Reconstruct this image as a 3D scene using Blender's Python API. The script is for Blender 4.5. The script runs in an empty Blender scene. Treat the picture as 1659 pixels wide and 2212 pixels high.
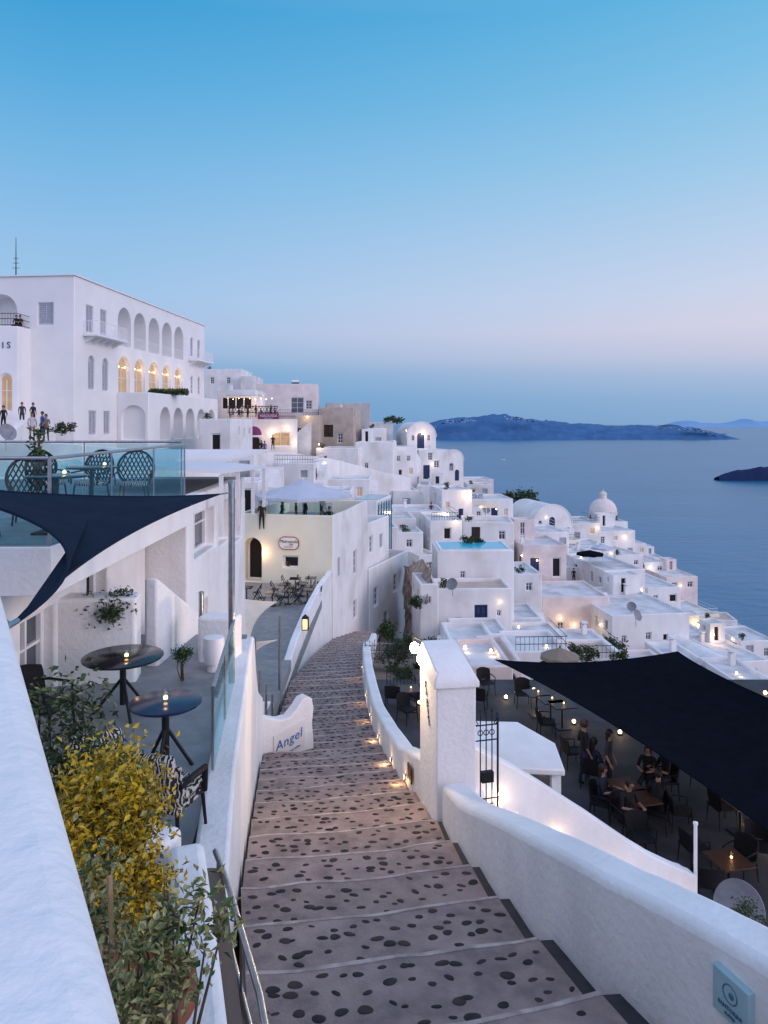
import bpy,bmesh,math,random
from mathutils import Vector,Matrix
from mathutils import noise as mnoise
from mathutils.geometry import delaunay_2d_cdt
random.seed(7)
rad=math.radians
scene=bpy.context.scene
COL=scene.collection
# ---------------------------------------------------------------- survey helper
# Eye of the photographer is the world origin; a sight line (horizontal / vertical reading, 1600 = 45 deg) plus the
# distance along Y gives the metric world position of a surveyed point.
def S(h,v,Y): return Vector(((h-830)/1600*Y,Y,(915-v)/1600*Y))
def lerp(a,b,t): return a+(b-a)*t
def itp(tab,x):
    if x<=tab[0][0]:
        a,b=tab[0],tab[1]
    elif x>=tab[-1][0]:
        a,b=tab[-2],tab[-1]
    else:
        for a,b in zip(tab,tab[1:]):
            if a[0]<=x<=b[0]: break
    return a[1]+(b[1]-a[1])*(x-a[0])/(b[0]-a[0])
# ---------------------------------------------------------------- materials
def lin(c):
    return tuple(((x/255)/12.92 if x/255<=.04045 else ((x/255+.055)/1.055)**2.4) for x in c)
def M(name,c1,c2=None,sc=4,rough=.75,bump=0,bsc=30,metal=0,emis=None,es=0,spec=.4,stretch=(1,1,1),lo=.35,hi=.65,c3=None,sc3=.6):
    m=bpy.data.materials.new(name); m.use_nodes=True
    nt=m.node_tree; N=nt.nodes; L=nt.links; b=N['Principled BSDF']
    b.inputs['Base Color'].default_value=(*c1,1); b.inputs['Roughness'].default_value=rough
    b.inputs['Metallic'].default_value=metal; b.inputs['Specular IOR Level'].default_value=spec
    if emis: b.inputs['Emission Color'].default_value=(*emis,1); b.inputs['Emission Strength'].default_value=es
    g=N.new('ShaderNodeNewGeometry'); mp=N.new('ShaderNodeMapping'); mp.inputs['Scale'].default_value=stretch
    L.new(g.outputs['Position'],mp.inputs['Vector'])
    if c2:
        n=N.new('ShaderNodeTexNoise'); n.inputs['Scale'].default_value=sc; n.inputs['Detail'].default_value=8
        L.new(mp.outputs[0],n.inputs['Vector'])
        r=N.new('ShaderNodeValToRGB'); r.color_ramp.elements[0].position=lo; r.color_ramp.elements[1].position=hi
        r.color_ramp.elements[0].color=(*c1,1); r.color_ramp.elements[1].color=(*c2,1)
        L.new(n.outputs['Fac'],r.inputs['Fac']); out=r.outputs['Color']
        if c3:
            n3=N.new('ShaderNodeTexNoise'); n3.inputs['Scale'].default_value=sc3; n3.inputs['Detail'].default_value=5
            L.new(g.outputs['Position'],n3.inputs['Vector'])
            r3=N.new('ShaderNodeValToRGB'); r3.color_ramp.elements[0].position=.5; r3.color_ramp.elements[1].position=.75
            L.new(n3.outputs['Fac'],r3.inputs['Fac'])
            mx=N.new('ShaderNodeMix'); mx.data_type='RGBA'; L.new(r3.outputs['Color'],mx.inputs[0]); L.new(out,mx.inputs[6]); mx.inputs[7].default_value=(*c3,1)
            out=mx.outputs[2]
        L.new(out,b.inputs['Base Color'])
    if bump:
        n2=N.new('ShaderNodeTexNoise'); n2.inputs['Scale'].default_value=bsc; n2.inputs['Detail'].default_value=6
        L.new(g.outputs['Position'],n2.inputs['Vector'])
        bp=N.new('ShaderNodeBump'); bp.inputs['Strength'].default_value=bump; bp.inputs['Distance'].default_value=.02
        L.new(n2.outputs['Fac'],bp.inputs['Height']); L.new(bp.outputs[0],b.inputs['Normal'])
    return m
WHITE=M('white plaster',(.83,.83,.83),(.74,.74,.745),1.3,.85,.35,9,c3=(.60,.58,.56),sc3=.35,stretch=(1,1,.35))
WNEAR=M('near white plaster',(.84,.84,.84),(.78,.78,.78),2.5,.8,.6,14,c3=(.69,.68,.67),sc3=.9,stretch=(1,1,.3))
HOTEL=M('hotel plaster',(.82,.82,.82),(.77,.77,.77),.5,.85,.15,4)
PINK=M('pink plaster',(.79,.71,.69),(.70,.62,.61),1.2,.85,.3,9,c3=(.57,.49,.47),sc3=.4)
CREAM=M('cream plaster',(.80,.78,.66),(.75,.72,.59),.8,.85,.2,9)
BEIGE=M('beige plaster',(.52,.45,.39),(.42,.36,.31),1,.9,.4,7)
GREY=M('grey plaster',(.5,.5,.51),(.42,.42,.43),1,.9,.3,7)
ROOFM=M('roof screed',(.73,.73,.74),(.59,.59,.60),.9,.9,.3,6,c3=(.42,.40,.39),sc3=.5)
TAN=M('tan roof screed',(.58,.47,.40),(.5,.4,.34),1,.9,.3,6)
ROCK=M('volcanic rock',(.22,.16,.12),(.10,.08,.07),.7,.95,1,2.5,c3=(.30,.25,.2),sc3=.25)
STONEW=M('stone wall',(.50,.40,.33),(.26,.20,.16),1.8,.95,1,5,c3=(.16,.12,.10),sc3=.6)
CONC=M('path concrete',(.33,.255,.235),(.21,.165,.16),5,.88,.7,40,c3=(.41,.32,.29),sc3=1.1,spec=.2)
NOSE=M('worn painted nosing',(.54,.46,.42),(.34,.285,.26),7,.88,.4,40,c3=(.27,.225,.21),sc3=2.5,spec=.2)
PEB=M('black pebble',(.014,.014,.018),(.040,.034,.034),6,.75,.1,60,spec=.2)
PEB2=M('brown pebble',(.06,.040,.038),(.035,.026,.026),9,.75,.1,60,spec=.2)
STEPSHADE=M('painted step shade',(.05,.05,.055),(.03,.03,.035),6,.8)  # dark colour standing in for shade on the wall side of the steps
TILE=M('terrace stone floor',(.26,.27,.28),(.19,.2,.21),3,.6,.3,12)
PATF=M('patio floor',(.065,.065,.075),(.042,.042,.05),1.5,.7,.2,12,spec=.2)  # floor colour darkened to carry the deep shade under the sail
IRON=M('black iron',(.012,.012,.016),rough=.5,spec=.3)
BLK=M('black wicker',(.010,.010,.012),(.020,.020,.024),60,.6,.8,200,spec=.2)
NAVY=M('navy sail cloth',(.0025,.0035,.008),(.004,.0055,.012),3,1,.5,220,spec=.05)
NAVL=M('dark blue sail cloth',(.006,.014,.032),(.009,.019,.042),3,.9,.5,220,spec=.1)
CREAMS=M('beige sail cloth',(.80,.66,.52),(.74,.60,.47),3,.9)
CHROME=M('brushed steel',(.42,.43,.45),(.32,.33,.35),14,.3,metal=1)
WOOD=M('brown wood',(.08,.035,.02),(.05,.022,.015),6,.4,.3,30,stretch=(1,6,1))
DWOOD=M('dark wood',(.045,.03,.025),(.03,.02,.017),6,.5,.3,30)
BLUE=M('blue paint',(.02,.045,.13),(.015,.035,.1),5,.5)
TBL=M('blue glossy table top',(.008,.018,.055),(.012,.022,.065),4,.2,spec=.5)
TBK=M('black glossy table top',(.010,.011,.014),rough=.16,spec=.5)
GL=M('window glass',(.03,.045,.06),(.06,.08,.1),1,.08,spec=.9)
GLT=M('pale teal wall glass',(.20,.40,.46),(.14,.32,.38),.8,.12,spec=.7)
SHUT=M('grey shutter',(.50,.52,.58),(.43,.45,.5),4,.7)
WFR=M('white frame',(.78,.78,.8),rough=.5)
DISHM=M('grey dish paint',(.26,.27,.30),(.20,.21,.24),6,.6)
LIT=M('lit window glass',(.3,.22,.14),(.12,.09,.07),1.6,.3,emis=(1,.62,.30),es=.32)
BULB=M('lamp bulb',(1,.8,.5),emis=(1,.66,.32),es=14)
BULBH=M('bright lamp bulb',(1,.85,.6),emis=(1,.78,.48),es=80)
CANDLE=M('candle flame',(1,.6,.3),emis=(1,.45,.15),es=10)
DARK=M('dark interior',(.015,.014,.014),rough=.9)
LEAF=M('green leaf',(.035,.075,.02),(.07,.12,.035),7,.5)
LEAFD=M('dark green leaf',(.018,.04,.016),(.04,.07,.025),7,.5)
LEAFY=M('yellow leaf',(.62,.42,.02),(.38,.29,.03),9,.5)
LEAFV=M('variegated leaf',(.07,.11,.04),(.42,.40,.18),45,.5)
STEM=M('woody stem',(.12,.08,.05),(.07,.045,.03),20,.9)
BAMB=M('bamboo cane',(.42,.3,.17),(.3,.2,.1),20,.6)
TERRA=M('terracotta',(.28,.10,.05),(.2,.07,.04),9,.8)
STRAW=M('straw thatch',(.32,.26,.2),(.2,.16,.12),25,.95,1,40)
POOL=M('pool water',(.03,.28,.43),(.04,.34,.50),2,.15,emis=(.03,.40,.68),es=.18,spec=.3)
SKIN=M('skin',(.34,.19,.135),rough=.55)
PURP=M('purple awning',(.22,.03,.12),(.16,.02,.1),5,.7)
CANV=M('pale canvas',(.54,.58,.66),(.48,.52,.6),1,.8)
RED=M('red cloth',(.4,.04,.03),rough=.8)
SIGNW=M('sign white',(.75,.74,.72),rough=.5)
TEALS=M('teal plaque',(.28,.45,.49),(.34,.52,.56),5,.4)
INKB=M('blue lettering',(.03,.15,.45),rough=.5)
INKT=M('dark teal lettering',(.06,.17,.25),rough=.5)
INKK=M('dark lettering',(.04,.03,.03),rough=.6)
INKR=M('red lettering',(.35,.03,.03),rough=.6)
def glassmat():
    m=bpy.data.materials.new('teal glass sheet'); m.use_nodes=True; nt=m.node_tree; N=nt.nodes; L=nt.links
    N.remove(N['Principled BSDF']); o=N['Material Output']
    t=N.new('ShaderNodeBsdfTransparent'); t.inputs[0].default_value=(.80,.93,.94,1)
    g=N.new('ShaderNodeBsdfGlossy'); g.inputs[0].default_value=(.85,1,1,1); g.inputs['Roughness'].default_value=.04
    f=N.new('ShaderNodeLayerWeight'); f.inputs[0].default_value=.5
    p=N.new('ShaderNodeMath'); p.operation='POWER'; p.inputs[1].default_value=4; L.new(f.outputs['Facing'],p.inputs[0])
    a=N.new('ShaderNodeMath'); a.operation='MULTIPLY_ADD'; a.inputs[1].default_value=.3; a.inputs[2].default_value=.025; L.new(p.outputs[0],a.inputs[0])
    x=N.new('ShaderNodeMixShader'); L.new(a.outputs[0],x.inputs[0]); L.new(t.outputs[0],x.inputs[1]); L.new(g.outputs[0],x.inputs[2]); L.new(x.outputs[0],o.inputs[0])
    return m
GLASS=glassmat()
def patternmat():
    m=M('black white leaf pattern fabric',(.5,.5,.5),rough=.8); nt=m.node_tree;N=nt.nodes;L=nt.links
    g=N.new('ShaderNodeTexCoord'); w=N.new('ShaderNodeTexWave'); w.inputs['Scale'].default_value=10; w.inputs['Distortion'].default_value=10; w.inputs['Detail'].default_value=2
    L.new(g.outputs['Object'],w.inputs[0])
    r=N.new('ShaderNodeValToRGB'); r.color_ramp.elements[0].position=.58; r.color_ramp.elements[0].color=(.012,.012,.012,1); r.color_ramp.elements[1].position=.66; r.color_ramp.elements[1].color=(.5,.48,.46,1)
    L.new(w.outputs[1],r.inputs[0]); L.new(r.outputs[0],N['Principled BSDF'].inputs['Base Color']); return m
PATT=patternmat()
# ---------------------------------------------------------------- mesh builder
class MB:
    def __init__(s): s.v=[];s.f=[];s.m=[]
    def add(s,vs,fs,mi=0,Mx=None):
        o=len(s.v)
        for p in vs:
            p=Vector(p); s.v.append(Mx@p if Mx else p)
        for f in fs: s.f.append([i+o for i in f]); s.m.append(mi)
        return s
    def box(s,x0,x1,y0,y1,z0,z1,mi=0,Mx=None):
        v=[(x,y,z) for z in(z0,z1) for y in(y0,y1) for x in(x0,x1)]
        return s.add(v,[(0,2,3,1),(4,5,7,6),(0,1,5,4),(2,6,7,3),(0,4,6,2),(1,3,7,5)],mi,Mx)
    def tube(s,pts,r,n=8,mi=0,cap=True):
        pts=[Vector(p) for p in pts]; rs=r if isinstance(r,(list,tuple)) else [r]*len(pts)
        vs=[];fs=[];up=None
        for i,p in enumerate(pts):
            d=(pts[min(i+1,len(pts)-1)]-pts[max(i-1,0)]).normalized()
            if up is None: up=Vector((0,0,1)) if abs(d.z)<.9 else Vector((1,0,0))
            a=d.cross(up).normalized(); b=a.cross(d).normalized(); up=b
            for k in range(n):
                t=2*math.pi*k/n; vs.append(p+(a*math.cos(t)+b*math.sin(t))*rs[i])
        for i in range(len(pts)-1):
            for k in range(n): fs.append((i*n+k,i*n+(k+1)%n,(i+1)*n+(k+1)%n,(i+1)*n+k))
        if cap: fs.append(tuple(range(n))[::-1]); fs.append(tuple((len(pts)-1)*n+k for k in range(n)))
        return s.add(vs,fs,mi)
    def lathe(s,prof,n=20,mi=0,c=(0,0,0),Mx=None,a0=0,a1=2*math.pi):
        c=Vector(c);vs=[];fs=[];full=abs(a1-a0-2*math.pi)<1e-4; nn=n if full else n+1
        for r,z in prof:
            for k in range(nn):
                t=a0+(a1-a0)*k/n; vs.append(c+Vector((r*math.cos(t),r*math.sin(t),z)))
        for i in range(len(prof)-1):
            for k in range(n):
                k2=(k+1)%nn; fs.append((i*nn+k,i*nn+k2,(i+1)*nn+k2,(i+1)*nn+k))
        return s.add(vs,fs,mi,Mx)
    def prism(s,pl,t,mi=0):
        n=len(pl); t=Vector(t); vs=[Vector(p) for p in pl]+[Vector(p)+t for p in pl]
        return s.add(vs,[tuple(range(n)),tuple(range(n,2*n))[::-1]]+[(i,(i+1)%n,(i+1)%n+n,i+n) for i in range(n)],mi)
    def obj(s,name,mats,parent=None,loc=None,yaw=0,smooth=False,bevel=0,merge=True,seg=2):
        me=bpy.data.meshes.new(name); me.from_pydata([tuple(v) for v in s.v],[],s.f)
        me.polygons.foreach_set('material_index',s.m)
        if not isinstance(mats,(list,tuple)): mats=[mats]
        for m in mats: me.materials.append(m)
        bm=bmesh.new(); bm.from_mesh(me)
        if merge: bmesh.ops.remove_doubles(bm,verts=bm.verts,dist=.0005)
        if merge: bmesh.ops.recalc_face_normals(bm,faces=bm.faces)
        bm.to_mesh(me); bm.free()
        if smooth: me.shade_smooth(); me.set_sharp_from_angle(angle=rad(40))
        o=bpy.data.objects.new(name,me); COL.objects.link(o)
        if parent: o.parent=parent
        if loc is not None: o.location=loc
        if yaw: o.rotation_euler=(0,0,yaw)
        if bevel:
            b=o.modifiers.new('Bevel','BEVEL'); b.width=bevel; b.segments=seg; b.limit_method='ANGLE'; b.angle_limit=rad(50); b.harden_normals=False
            if not smooth: me.shade_smooth(); me.set_sharp_from_angle(angle=rad(50))
        return o
def tag(o,label,cat,group=None):
    o['label']=label; o['category']=cat
    if group: o['group']=group
    return o
def top(name,label,cat,loc=(0,0,0),yaw=0,group=None,sc=1):
    o=bpy.data.objects.new(name,None); COL.objects.link(o); o.empty_display_size=.2
    o.location=loc; o.rotation_euler=(0,0,yaw); o.scale=(sc,)*3
    return tag(o,label,cat,group)
def dup(root,loc,yaw=0,sc=None,label=None):
    def cp(o,par):
        n=o.copy(); COL.objects.link(n)
        if par: n.parent=par
        for c in kids.get(o,[]): cp(c,n)
        return n
    kids={}
    def walk(o):
        kids[o]=list(o.children)
        for c in kids[o]: walk(c)
    walk(root); n=cp(root,None); n.location=loc; n.rotation_euler=(0,0,yaw)
    if sc: n.scale=(sc,)*3
    if label: n['label']=label
    return n
def struct(o,label=None):
    o['kind']='structure'
    if label: o['label']=label
    return o
def text(body,size,loc,yaw,mat,parent,name='lettering',shear=0,ext=.01,align='CENTER',roll=0,space=1):
    c=bpy.data.curves.new(name,'FONT'); c.body=body; c.size=size; c.extrude=ext; c.shear=shear; c.align_x=align; c.space_character=space
    c.resolution_u=3
    t=bpy.data.objects.new('tmp',c); COL.objects.link(t)
    dg=bpy.context.evaluated_depsgraph_get(); me=bpy.data.meshes.new_from_object(t.evaluated_get(dg))
    bpy.data.objects.remove(t); me.name=name; me.materials.clear(); me.materials.append(mat)
    o=bpy.data.objects.new(name,me); COL.objects.link(o); o.parent=parent; o.location=loc
    o.rotation_euler=(Matrix.Rotation(yaw,4,'Z')@Matrix.Rotation(rad(90),4,'X')@Matrix.Rotation(roll,4,'Z')).to_euler()
    return o
def light(loc,e,col=(1,.62,.3),r=.08,parent=None,typ='POINT'):
    l=bpy.data.lights.new('lamp light',typ); l.energy=e; l.color=col; l.shadow_soft_size=r
    o=bpy.data.objects.new('light_source',l); COL.objects.link(o); o.location=loc
    if parent: o.parent=parent
    return o
# ---------------------------------------------------------------- openings
def outline(u,v,w,h,arch,n=10,ins=0):
    u+=ins;v+=ins;w-=2*ins;h-=2*ins
    if not arch: return [(u,v),(u+w,v),(u+w,v+h),(u,v+h)]
    r=w/2; p=[(u,v),(u+w,v)]
    for i in range(n+1):
        t=math.pi*i/n; p.append((u+r+r*math.cos(t),v+h-r+r*math.sin(t)))
    return p
def inpoly(x,y,pl):
    c=False; n=len(pl)
    for i in range(n):
        x0,y0=pl[i];x1,y1=pl[(i+1)%n]
        if (y0>y)!=(y1>y) and x<(x1-x0)*(y-y0)/(y1-y0)+x0: c=not c
    return c
def facade(mb,O,U,inn,outer,ops,top_z,par,mi=0):
    O=Vector(O);U=Vector(U);inn=Vector(inn);Z=Vector((0,0,1))
    P=lambda q,d=0:O+U*q[0]+Z*q[1]+inn*d
    rec=[];holes=[]
    for op in ops:
        u,v,w,h,k=op[:5]; dep=op[5] if len(op)>5 else .18
        arch=k[0]=='a'; kk=k[-1]; vb=top_z-v-h
        ol=outline(u,vb,w,h,arch); holes.append(ol); rec.append((u,vb,w,h,arch,kk,dep,ol))
    if not holes and len(outer)==4: mb.add([P(q) for q in outer],[(0,1,2,3)],mi)
    else:
        vv=[];ee=[]
        for l in [outer]+holes:
            o=len(vv); n=len(l); vv+=[Vector(q) for q in l]; ee+=[(o+i,o+(i+1)%n) for i in range(n)]
        r=delaunay_2d_cdt(vv,ee,[],0,1e-5); rv,rf=r[0],r[2]; keep=[]
        for f in rf:
            cx=sum(rv[i].x for i in f)/len(f); cy=sum(rv[i].y for i in f)/len(f)
            if inpoly(cx,cy,outer) and not any(inpoly(cx,cy,hh) for hh in holes): keep.append(tuple(f))
        mb.add([P((p.x,p.y)) for p in rv],keep,mi)
    for u,vb,w,h,arch,kk,dep,ol in rec:
        n=len(ol); mb.add([P(q) for q in ol]+[P(q,dep) for q in ol],[(i,(i+1)%n,(i+1)%n+n,i+n) for i in range(n)],mi)
        if kk=='n' : mb.add([P(q,dep) for q in ol],[tuple(range(n))],mi); continue
        wm=MB(); inset=min(.09,w*.1); dd=dep-.03
        il=outline(u,vb,w,h,arch,ins=inset)
        wm.add([P(q,dep) for q in ol],[tuple(range(n))],1)
        wm.add([P(q,dd-.04) for q in ol]+[P(q,dd-.04) for q in il]+[P(q,dep-.002) for q in il],
               [(i,(i+1)%n,(i+1)%n+n,i+n) for i in range(n)]+[(i+n,(i+1)%n+n,(i+1)%n+2*n,i+2*n) for i in range(n)],0)
        def bar(a0,a1,b0,b1,t=.03,mi2=0):
            q=[(a0,b0),(a1,b0),(a1,b1),(a0,b1)]
            wm.add([P(x,dd-t) for x in q]+[P(x,dep-.003) for x in q],[(0,1,2,3),(0,1,5,4),(1,2,6,5),(2,3,7,6),(3,0,4,7)],mi2)
        hh=h-(w/2 if arch else 0)
        if kk in 'wl':
            bar(u+w/2-.025,u+w/2+.025,vb+inset,vb+hh); bar(u+inset,u+w-inset,vb+hh*.66-.02,vb+hh*.66+.02,.025)
            if kk=='w' and h>.9: bar(u+inset,u+w-inset,vb+hh*.33-.02,vb+hh*.33+.02,.025)
        if kk=='s':
            bar(u+w/2-.03,u+w/2+.03,vb+inset,vb+hh)
            ns=max(4,int(hh/.14))
            for i in range(ns):
                z=vb+inset+(hh-inset)*i/ns; bar(u+inset,u+w-inset,z,z+.05,.02)
        if kk in 'db':
            bar(u+w/2-.02,u+w/2+.02,vb+inset,vb+hh,.03)
            bar(u+inset+.05,u+w/2-.06,vb+.25,vb+hh*.45,.015); bar(u+w/2+.06,u+w-inset-.05,vb+.25,vb+hh*.45,.015)
            bar(u+inset+.05,u+w/2-.06,vb+hh*.55,vb+hh-.15,.015); bar(u+w/2+.06,u+w-inset-.05,vb+hh*.55,vb+hh-.15,.015)
        fr,pn={'w':(WFR,GL),'l':(WFR,LIT),'s':(SHUT,SHUT),'d':(BLUE,BLUE),'b':(DWOOD,WOOD),'k':(WFR,DARK)}[kk]
        wm.obj('door' if kk in 'dbk' else 'window',[fr,pn],par)  # open dark voids get a black pane painted as interior shade, not a door
ROOFS=[]
def body(name,label,loc,yaw,w,d,h,front=(),left=(),right=(),mat=WHITE,roof=ROOFM,par=.25,parw=.22,cat='house',bevel=.06,group=None,sc=1,side=None):
    e=top(name,label,cat,loc,yaw,group,sc); mb=MB()
    R=lambda W:[(0,0),(W,0),(W,h),(0,h)]
    facade(mb,(0,0,0),(1,0,0),(0,1,0),R(w),front,h,e)
    facade(mb,(0,0,0),(0,1,0),(1,0,0),R(d),left,h,e)
    facade(mb,(w,0,0),(0,1,0),(-1,0,0),R(d),right,h,e,1 if side else 0)
    mb.add([(0,d,0),(w,d,0),(w,d,h),(0,d,h)],[(0,1,2,3)])
    t=parw; o=[(0,0),(w,0),(w,d),(0,d)]; i=[(t,t),(w-t,t),(w-t,d-t),(t,d-t)]
    mb.add([(*p,h) for p in o]+[(*p,h) for p in i]+[(*p,h-par) for p in i],[(k,(k+1)%4,(k+1)%4+4,k+4) for k in range(4)]+[(k+4,(k+1)%4+4,(k+1)%4+8,k+8) for k in range(4)])
    mb.obj('wall',[mat,side] if side else mat,e,bevel=bevel)
    MB().add([(*p,h-par+.004) for p in i],[(0,1,2,3)]).obj('roof',roof,e)
    if sc==1 and cat=='house': ROOFS.append((Vector(loc),yaw,w,d,h-par+.004,mat))
    return e
def auto(w,h,n=None,vis=None):
    ops=[];vis=vis or min(h,3.2); n=n if n is not None else max(1,int(w/1.9)); 
    if n==0: return ops
    pitch=w/n
    for i in range(n):
        r=random.random(); ww=min(random.choice([.55,.7,.9]),pitch*.5); u=pitch*(i+.5)-ww/2+random.uniform(-.15,.15)*pitch*.4
        if r<.28: ops.append((u,vis-2.1 if vis>2.6 else .5,min(.9,pitch*.5),2.0,random.choice(['d','b','ad','s','k'])))
        elif r<.9: ops.append((u,random.uniform(.6,.9),ww,random.choice([.7,.9,1.1]),random.choice(['w','w','s','w','w','k','l'])))
    return ops
def hs(h0,h1,vt,vb,Y,d=6,yaw=0,front=None,mat=WHITE,roof=ROOFM,found=4,label=None,par=.25,left=None,right=None,name='white_house'):
    c=math.cos(yaw); w=(h1-h0)/1600*Y/c; hv=(vb-vt)/1600*Y; h=hv+found
    p=S(h0,vt,Y)
    if front is None: fr=auto(w,h,vis=hv)
    else: fr=[((a-h0)/1600*Y/c,(b-vt)/1600*Y,ww/1600*Y,hh/1600*Y,k) for a,b,ww,hh,k in front]
    fr=[o for o in fr if o[0]>.1 and o[0]+o[2]<w-.1 and o[1]+o[3]<h-.1]
    lf=[o for o in (auto(d,h,vis=hv) if left is None else left) if o[0]>.1 and o[0]+o[2]<d-.1]
    rt=[o for o in (auto(d,h,vis=hv) if right is None else right) if o[0]>.1 and o[0]+o[2]<d-.1]
    return body(name,label or 'whitewashed cubic house with flat parapet roof on hillside',(p.x,p.y,p.z-h),yaw,w,d,h,fr,lf,rt,mat,roof,par)
def vault(h0,h1,vt,vb,Y,d,yaw=0,front=(),mat=WHITE,label='white barrel-vaulted cave house with arched front',found=3):
    w=(h1-h0)/1600*Y/math.cos(yaw); h=(vb-vt)/1600*Y+found; p=S(h0,vt,Y); rr=w/2; hw=max(h-rr,.5)
    e=top('vaulted_house',label,'house',(p.x,p.y,p.z-h),yaw); mb=MB(); n=18
    arc=[(rr+rr*math.cos(math.pi*i/n),hw+(h-hw)*math.sin(math.pi*i/n)) for i in range(n+1)]
    outer=[(0,0),(w,0)]+arc
    fr=[((a-h0)/1600*Y,(b-vt)/1600*Y,ww/1600*Y,hh/1600*Y,k) for a,b,ww,hh,k in front]
    facade(mb,(0,0,0),(1,0,0),(0,1,0),outer,fr,h,e)
    mb.obj('wall',mat,e)
    rf=MB(); N=len(outer); rf.add([(a,0,b) for a,b in outer]+[(a,d,b) for a,b in outer],[(i,(i+1)%N,(i+1)%N+N,i+N) for i in range(N)]+[tuple(range(N,2*N))])
    rim=[(rr+(rr+.12)*math.cos(math.pi*i/n),hw+(h-hw+.12)*math.sin(math.pi*i/n)) for i in range(n+1)]
    K=n+1
    rf.add([(a,-.05,b) for a,b in arc]+[(a,-.05,b) for a,b in rim]+[(a,.3,b) for a,b in rim]+[(a,.3,b) for a,b in arc],[(i+j*K,i+1+j*K,i+1+(j+1)*K,i+(j+1)*K) for i in range(n) for j in range(3)])
    rf.obj('roof',mat,e,smooth=True)
    return e
# ---------------------------------------------------------------- world / sky
w=bpy.data.worlds.new('World'); scene.world=w; w.use_nodes=True
N=w.node_tree.nodes; L=w.node_tree.links; bg=N['Background']
tc=N.new('ShaderNodeTexCoord'); sx=N.new('ShaderNodeSeparateXYZ'); L.new(tc.outputs['Generated'],sx.inputs[0])
def ramp(st):
    r=N.new('ShaderNodeValToRGB'); cr=r.color_ramp; cr.interpolation='LINEAR'
    mr=N.new('ShaderNodeMapRange'); mr.inputs[1].default_value=-.1; mr.inputs[2].default_value=1; L.new(sx.outputs['Z'],mr.inputs[0]); L.new(mr.outputs[0],r.inputs[0])
    for i,(z,c) in enumerate(st):
        p=(z+.1)/1.1
        el=cr.elements[i] if i<2 else cr.elements.new(p)
        el.position=p; el.color=(*lin(c),1)
    return r
ZEN=(172,200,250)
A=ramp([(-.1,(80,130,175)),(1,ZEN),(0,(104,154,200)),(.03,(104,160,206)),(.07,(122,170,212)),(.09,(148,183,220)),(.12,(164,192,228)),(.165,(160,197,233)),(.23,(146,192,232)),(.31,(122,184,229)),(.40,(90,171,222)),(.48,(62,158,214)),(.62,(110,170,226))])
B=ramp([(-.1,(100,140,180)),(1,ZEN),(0,(136,170,210)),(.03,(148,178,214)),(.06,(172,190,220)),(.085,(198,201,224)),(.12,(214,211,230)),(.165,(204,213,235)),(.23,(186,209,236)),(.31,(160,203,234)),(.40,(130,193,231)),(.48,(106,184,227)),(.62,(130,180,230))])
mr=N.new('ShaderNodeMapRange'); mr.inputs[1].default_value=-.35; mr.inputs[2].default_value=.5; L.new(sx.outputs['X'],mr.inputs[0])
mx=N.new('ShaderNodeMix'); mx.data_type='RGBA'; L.new(mr.outputs[0],mx.inputs[0]); L.new(A.outputs[0],mx.inputs[6]); L.new(B.outputs[0],mx.inputs[7])
m2=N.new('ShaderNodeMapRange'); m2.inputs[1].default_value=.35; m2.inputs[2].default_value=-.4; L.new(sx.outputs['Y'],m2.inputs[0])
mx2=N.new('ShaderNodeMix'); mx2.data_type='RGBA'; L.new(m2.outputs[0],mx2.inputs[0]); L.new(mx.outputs[2],mx2.inputs[6]); mx2.inputs[7].default_value=(.70,.76,1.08,1)
L.new(mx2.outputs[2],bg.inputs[0]); bg.inputs[1].default_value=1.0
sd=bpy.data.lights.new('sun','SUN'); sd.energy=1.15; sd.angle=rad(26); sd.color=(1,.80,.82)
so=bpy.data.objects.new('sun',sd); COL.objects.link(so)
dirv=Vector((-.88,.42,-.30)); so.rotation_euler=dirv.to_track_quat('-Z','Y').to_euler()
# camera
cam=bpy.data.cameras.new('camera'); co=bpy.data.objects.new('camera',cam); COL.objects.link(co); scene.camera=co
co.location=(0,0,0); co.rotation_euler=(rad(90),0,0); cam.sensor_fit='HORIZONTAL'; cam.sensor_width=36; cam.lens=36*1600/1659; cam.shift_y=-191/1659
cam.clip_start=.05; cam.clip_end=300000
scene.view_settings.view_transform='Standard'; scene.view_settings.look='None'; scene.view_settings.exposure=0
# ---------------------------------------------------------------- sea, islands
def seamat():
    m=M('sea water',(.014,.115,.245),(.022,.14,.285),.002,.3,spec=.3); nt=m.node_tree;N=nt.nodes;L=nt.links
    g=N.new('ShaderNodeNewGeometry'); h=None
    prev=None
    for sc,st,di in((.35,.5,.7),(.05,.6,4),(.004,.4,16)):
        mp=N.new('ShaderNodeMapping'); mp.inputs['Scale'].default_value=(.6,1,1); L.new(g.outputs['Position'],mp.inputs[0])
        n=N.new('ShaderNodeTexNoise'); n.inputs['Scale'].default_value=sc; n.inputs['Detail'].default_value=6; L.new(mp.outputs[0],n.inputs['Vector'])
        b=N.new('ShaderNodeBump'); b.inputs['Strength'].default_value=st; b.inputs['Distance'].default_value=di; L.new(n.outputs[0],b.inputs['Height'])
        if prev: L.new(prev.outputs[0],b.inputs['Normal'])
        prev=b
    L.new(prev.outputs[0],N['Principled BSDF'].inputs['Normal']); return m
SEAZ=-220
mb=MB(); Rr=120000; mb.add([(-Rr,-2000,SEAZ),(Rr,-2000,SEAZ),(Rr,Rr,SEAZ),(-Rr,Rr,SEAZ)],[(0,1,2,3)])
struct(mb.obj('sea',seamat()),'calm blue sea at dusk')
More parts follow.
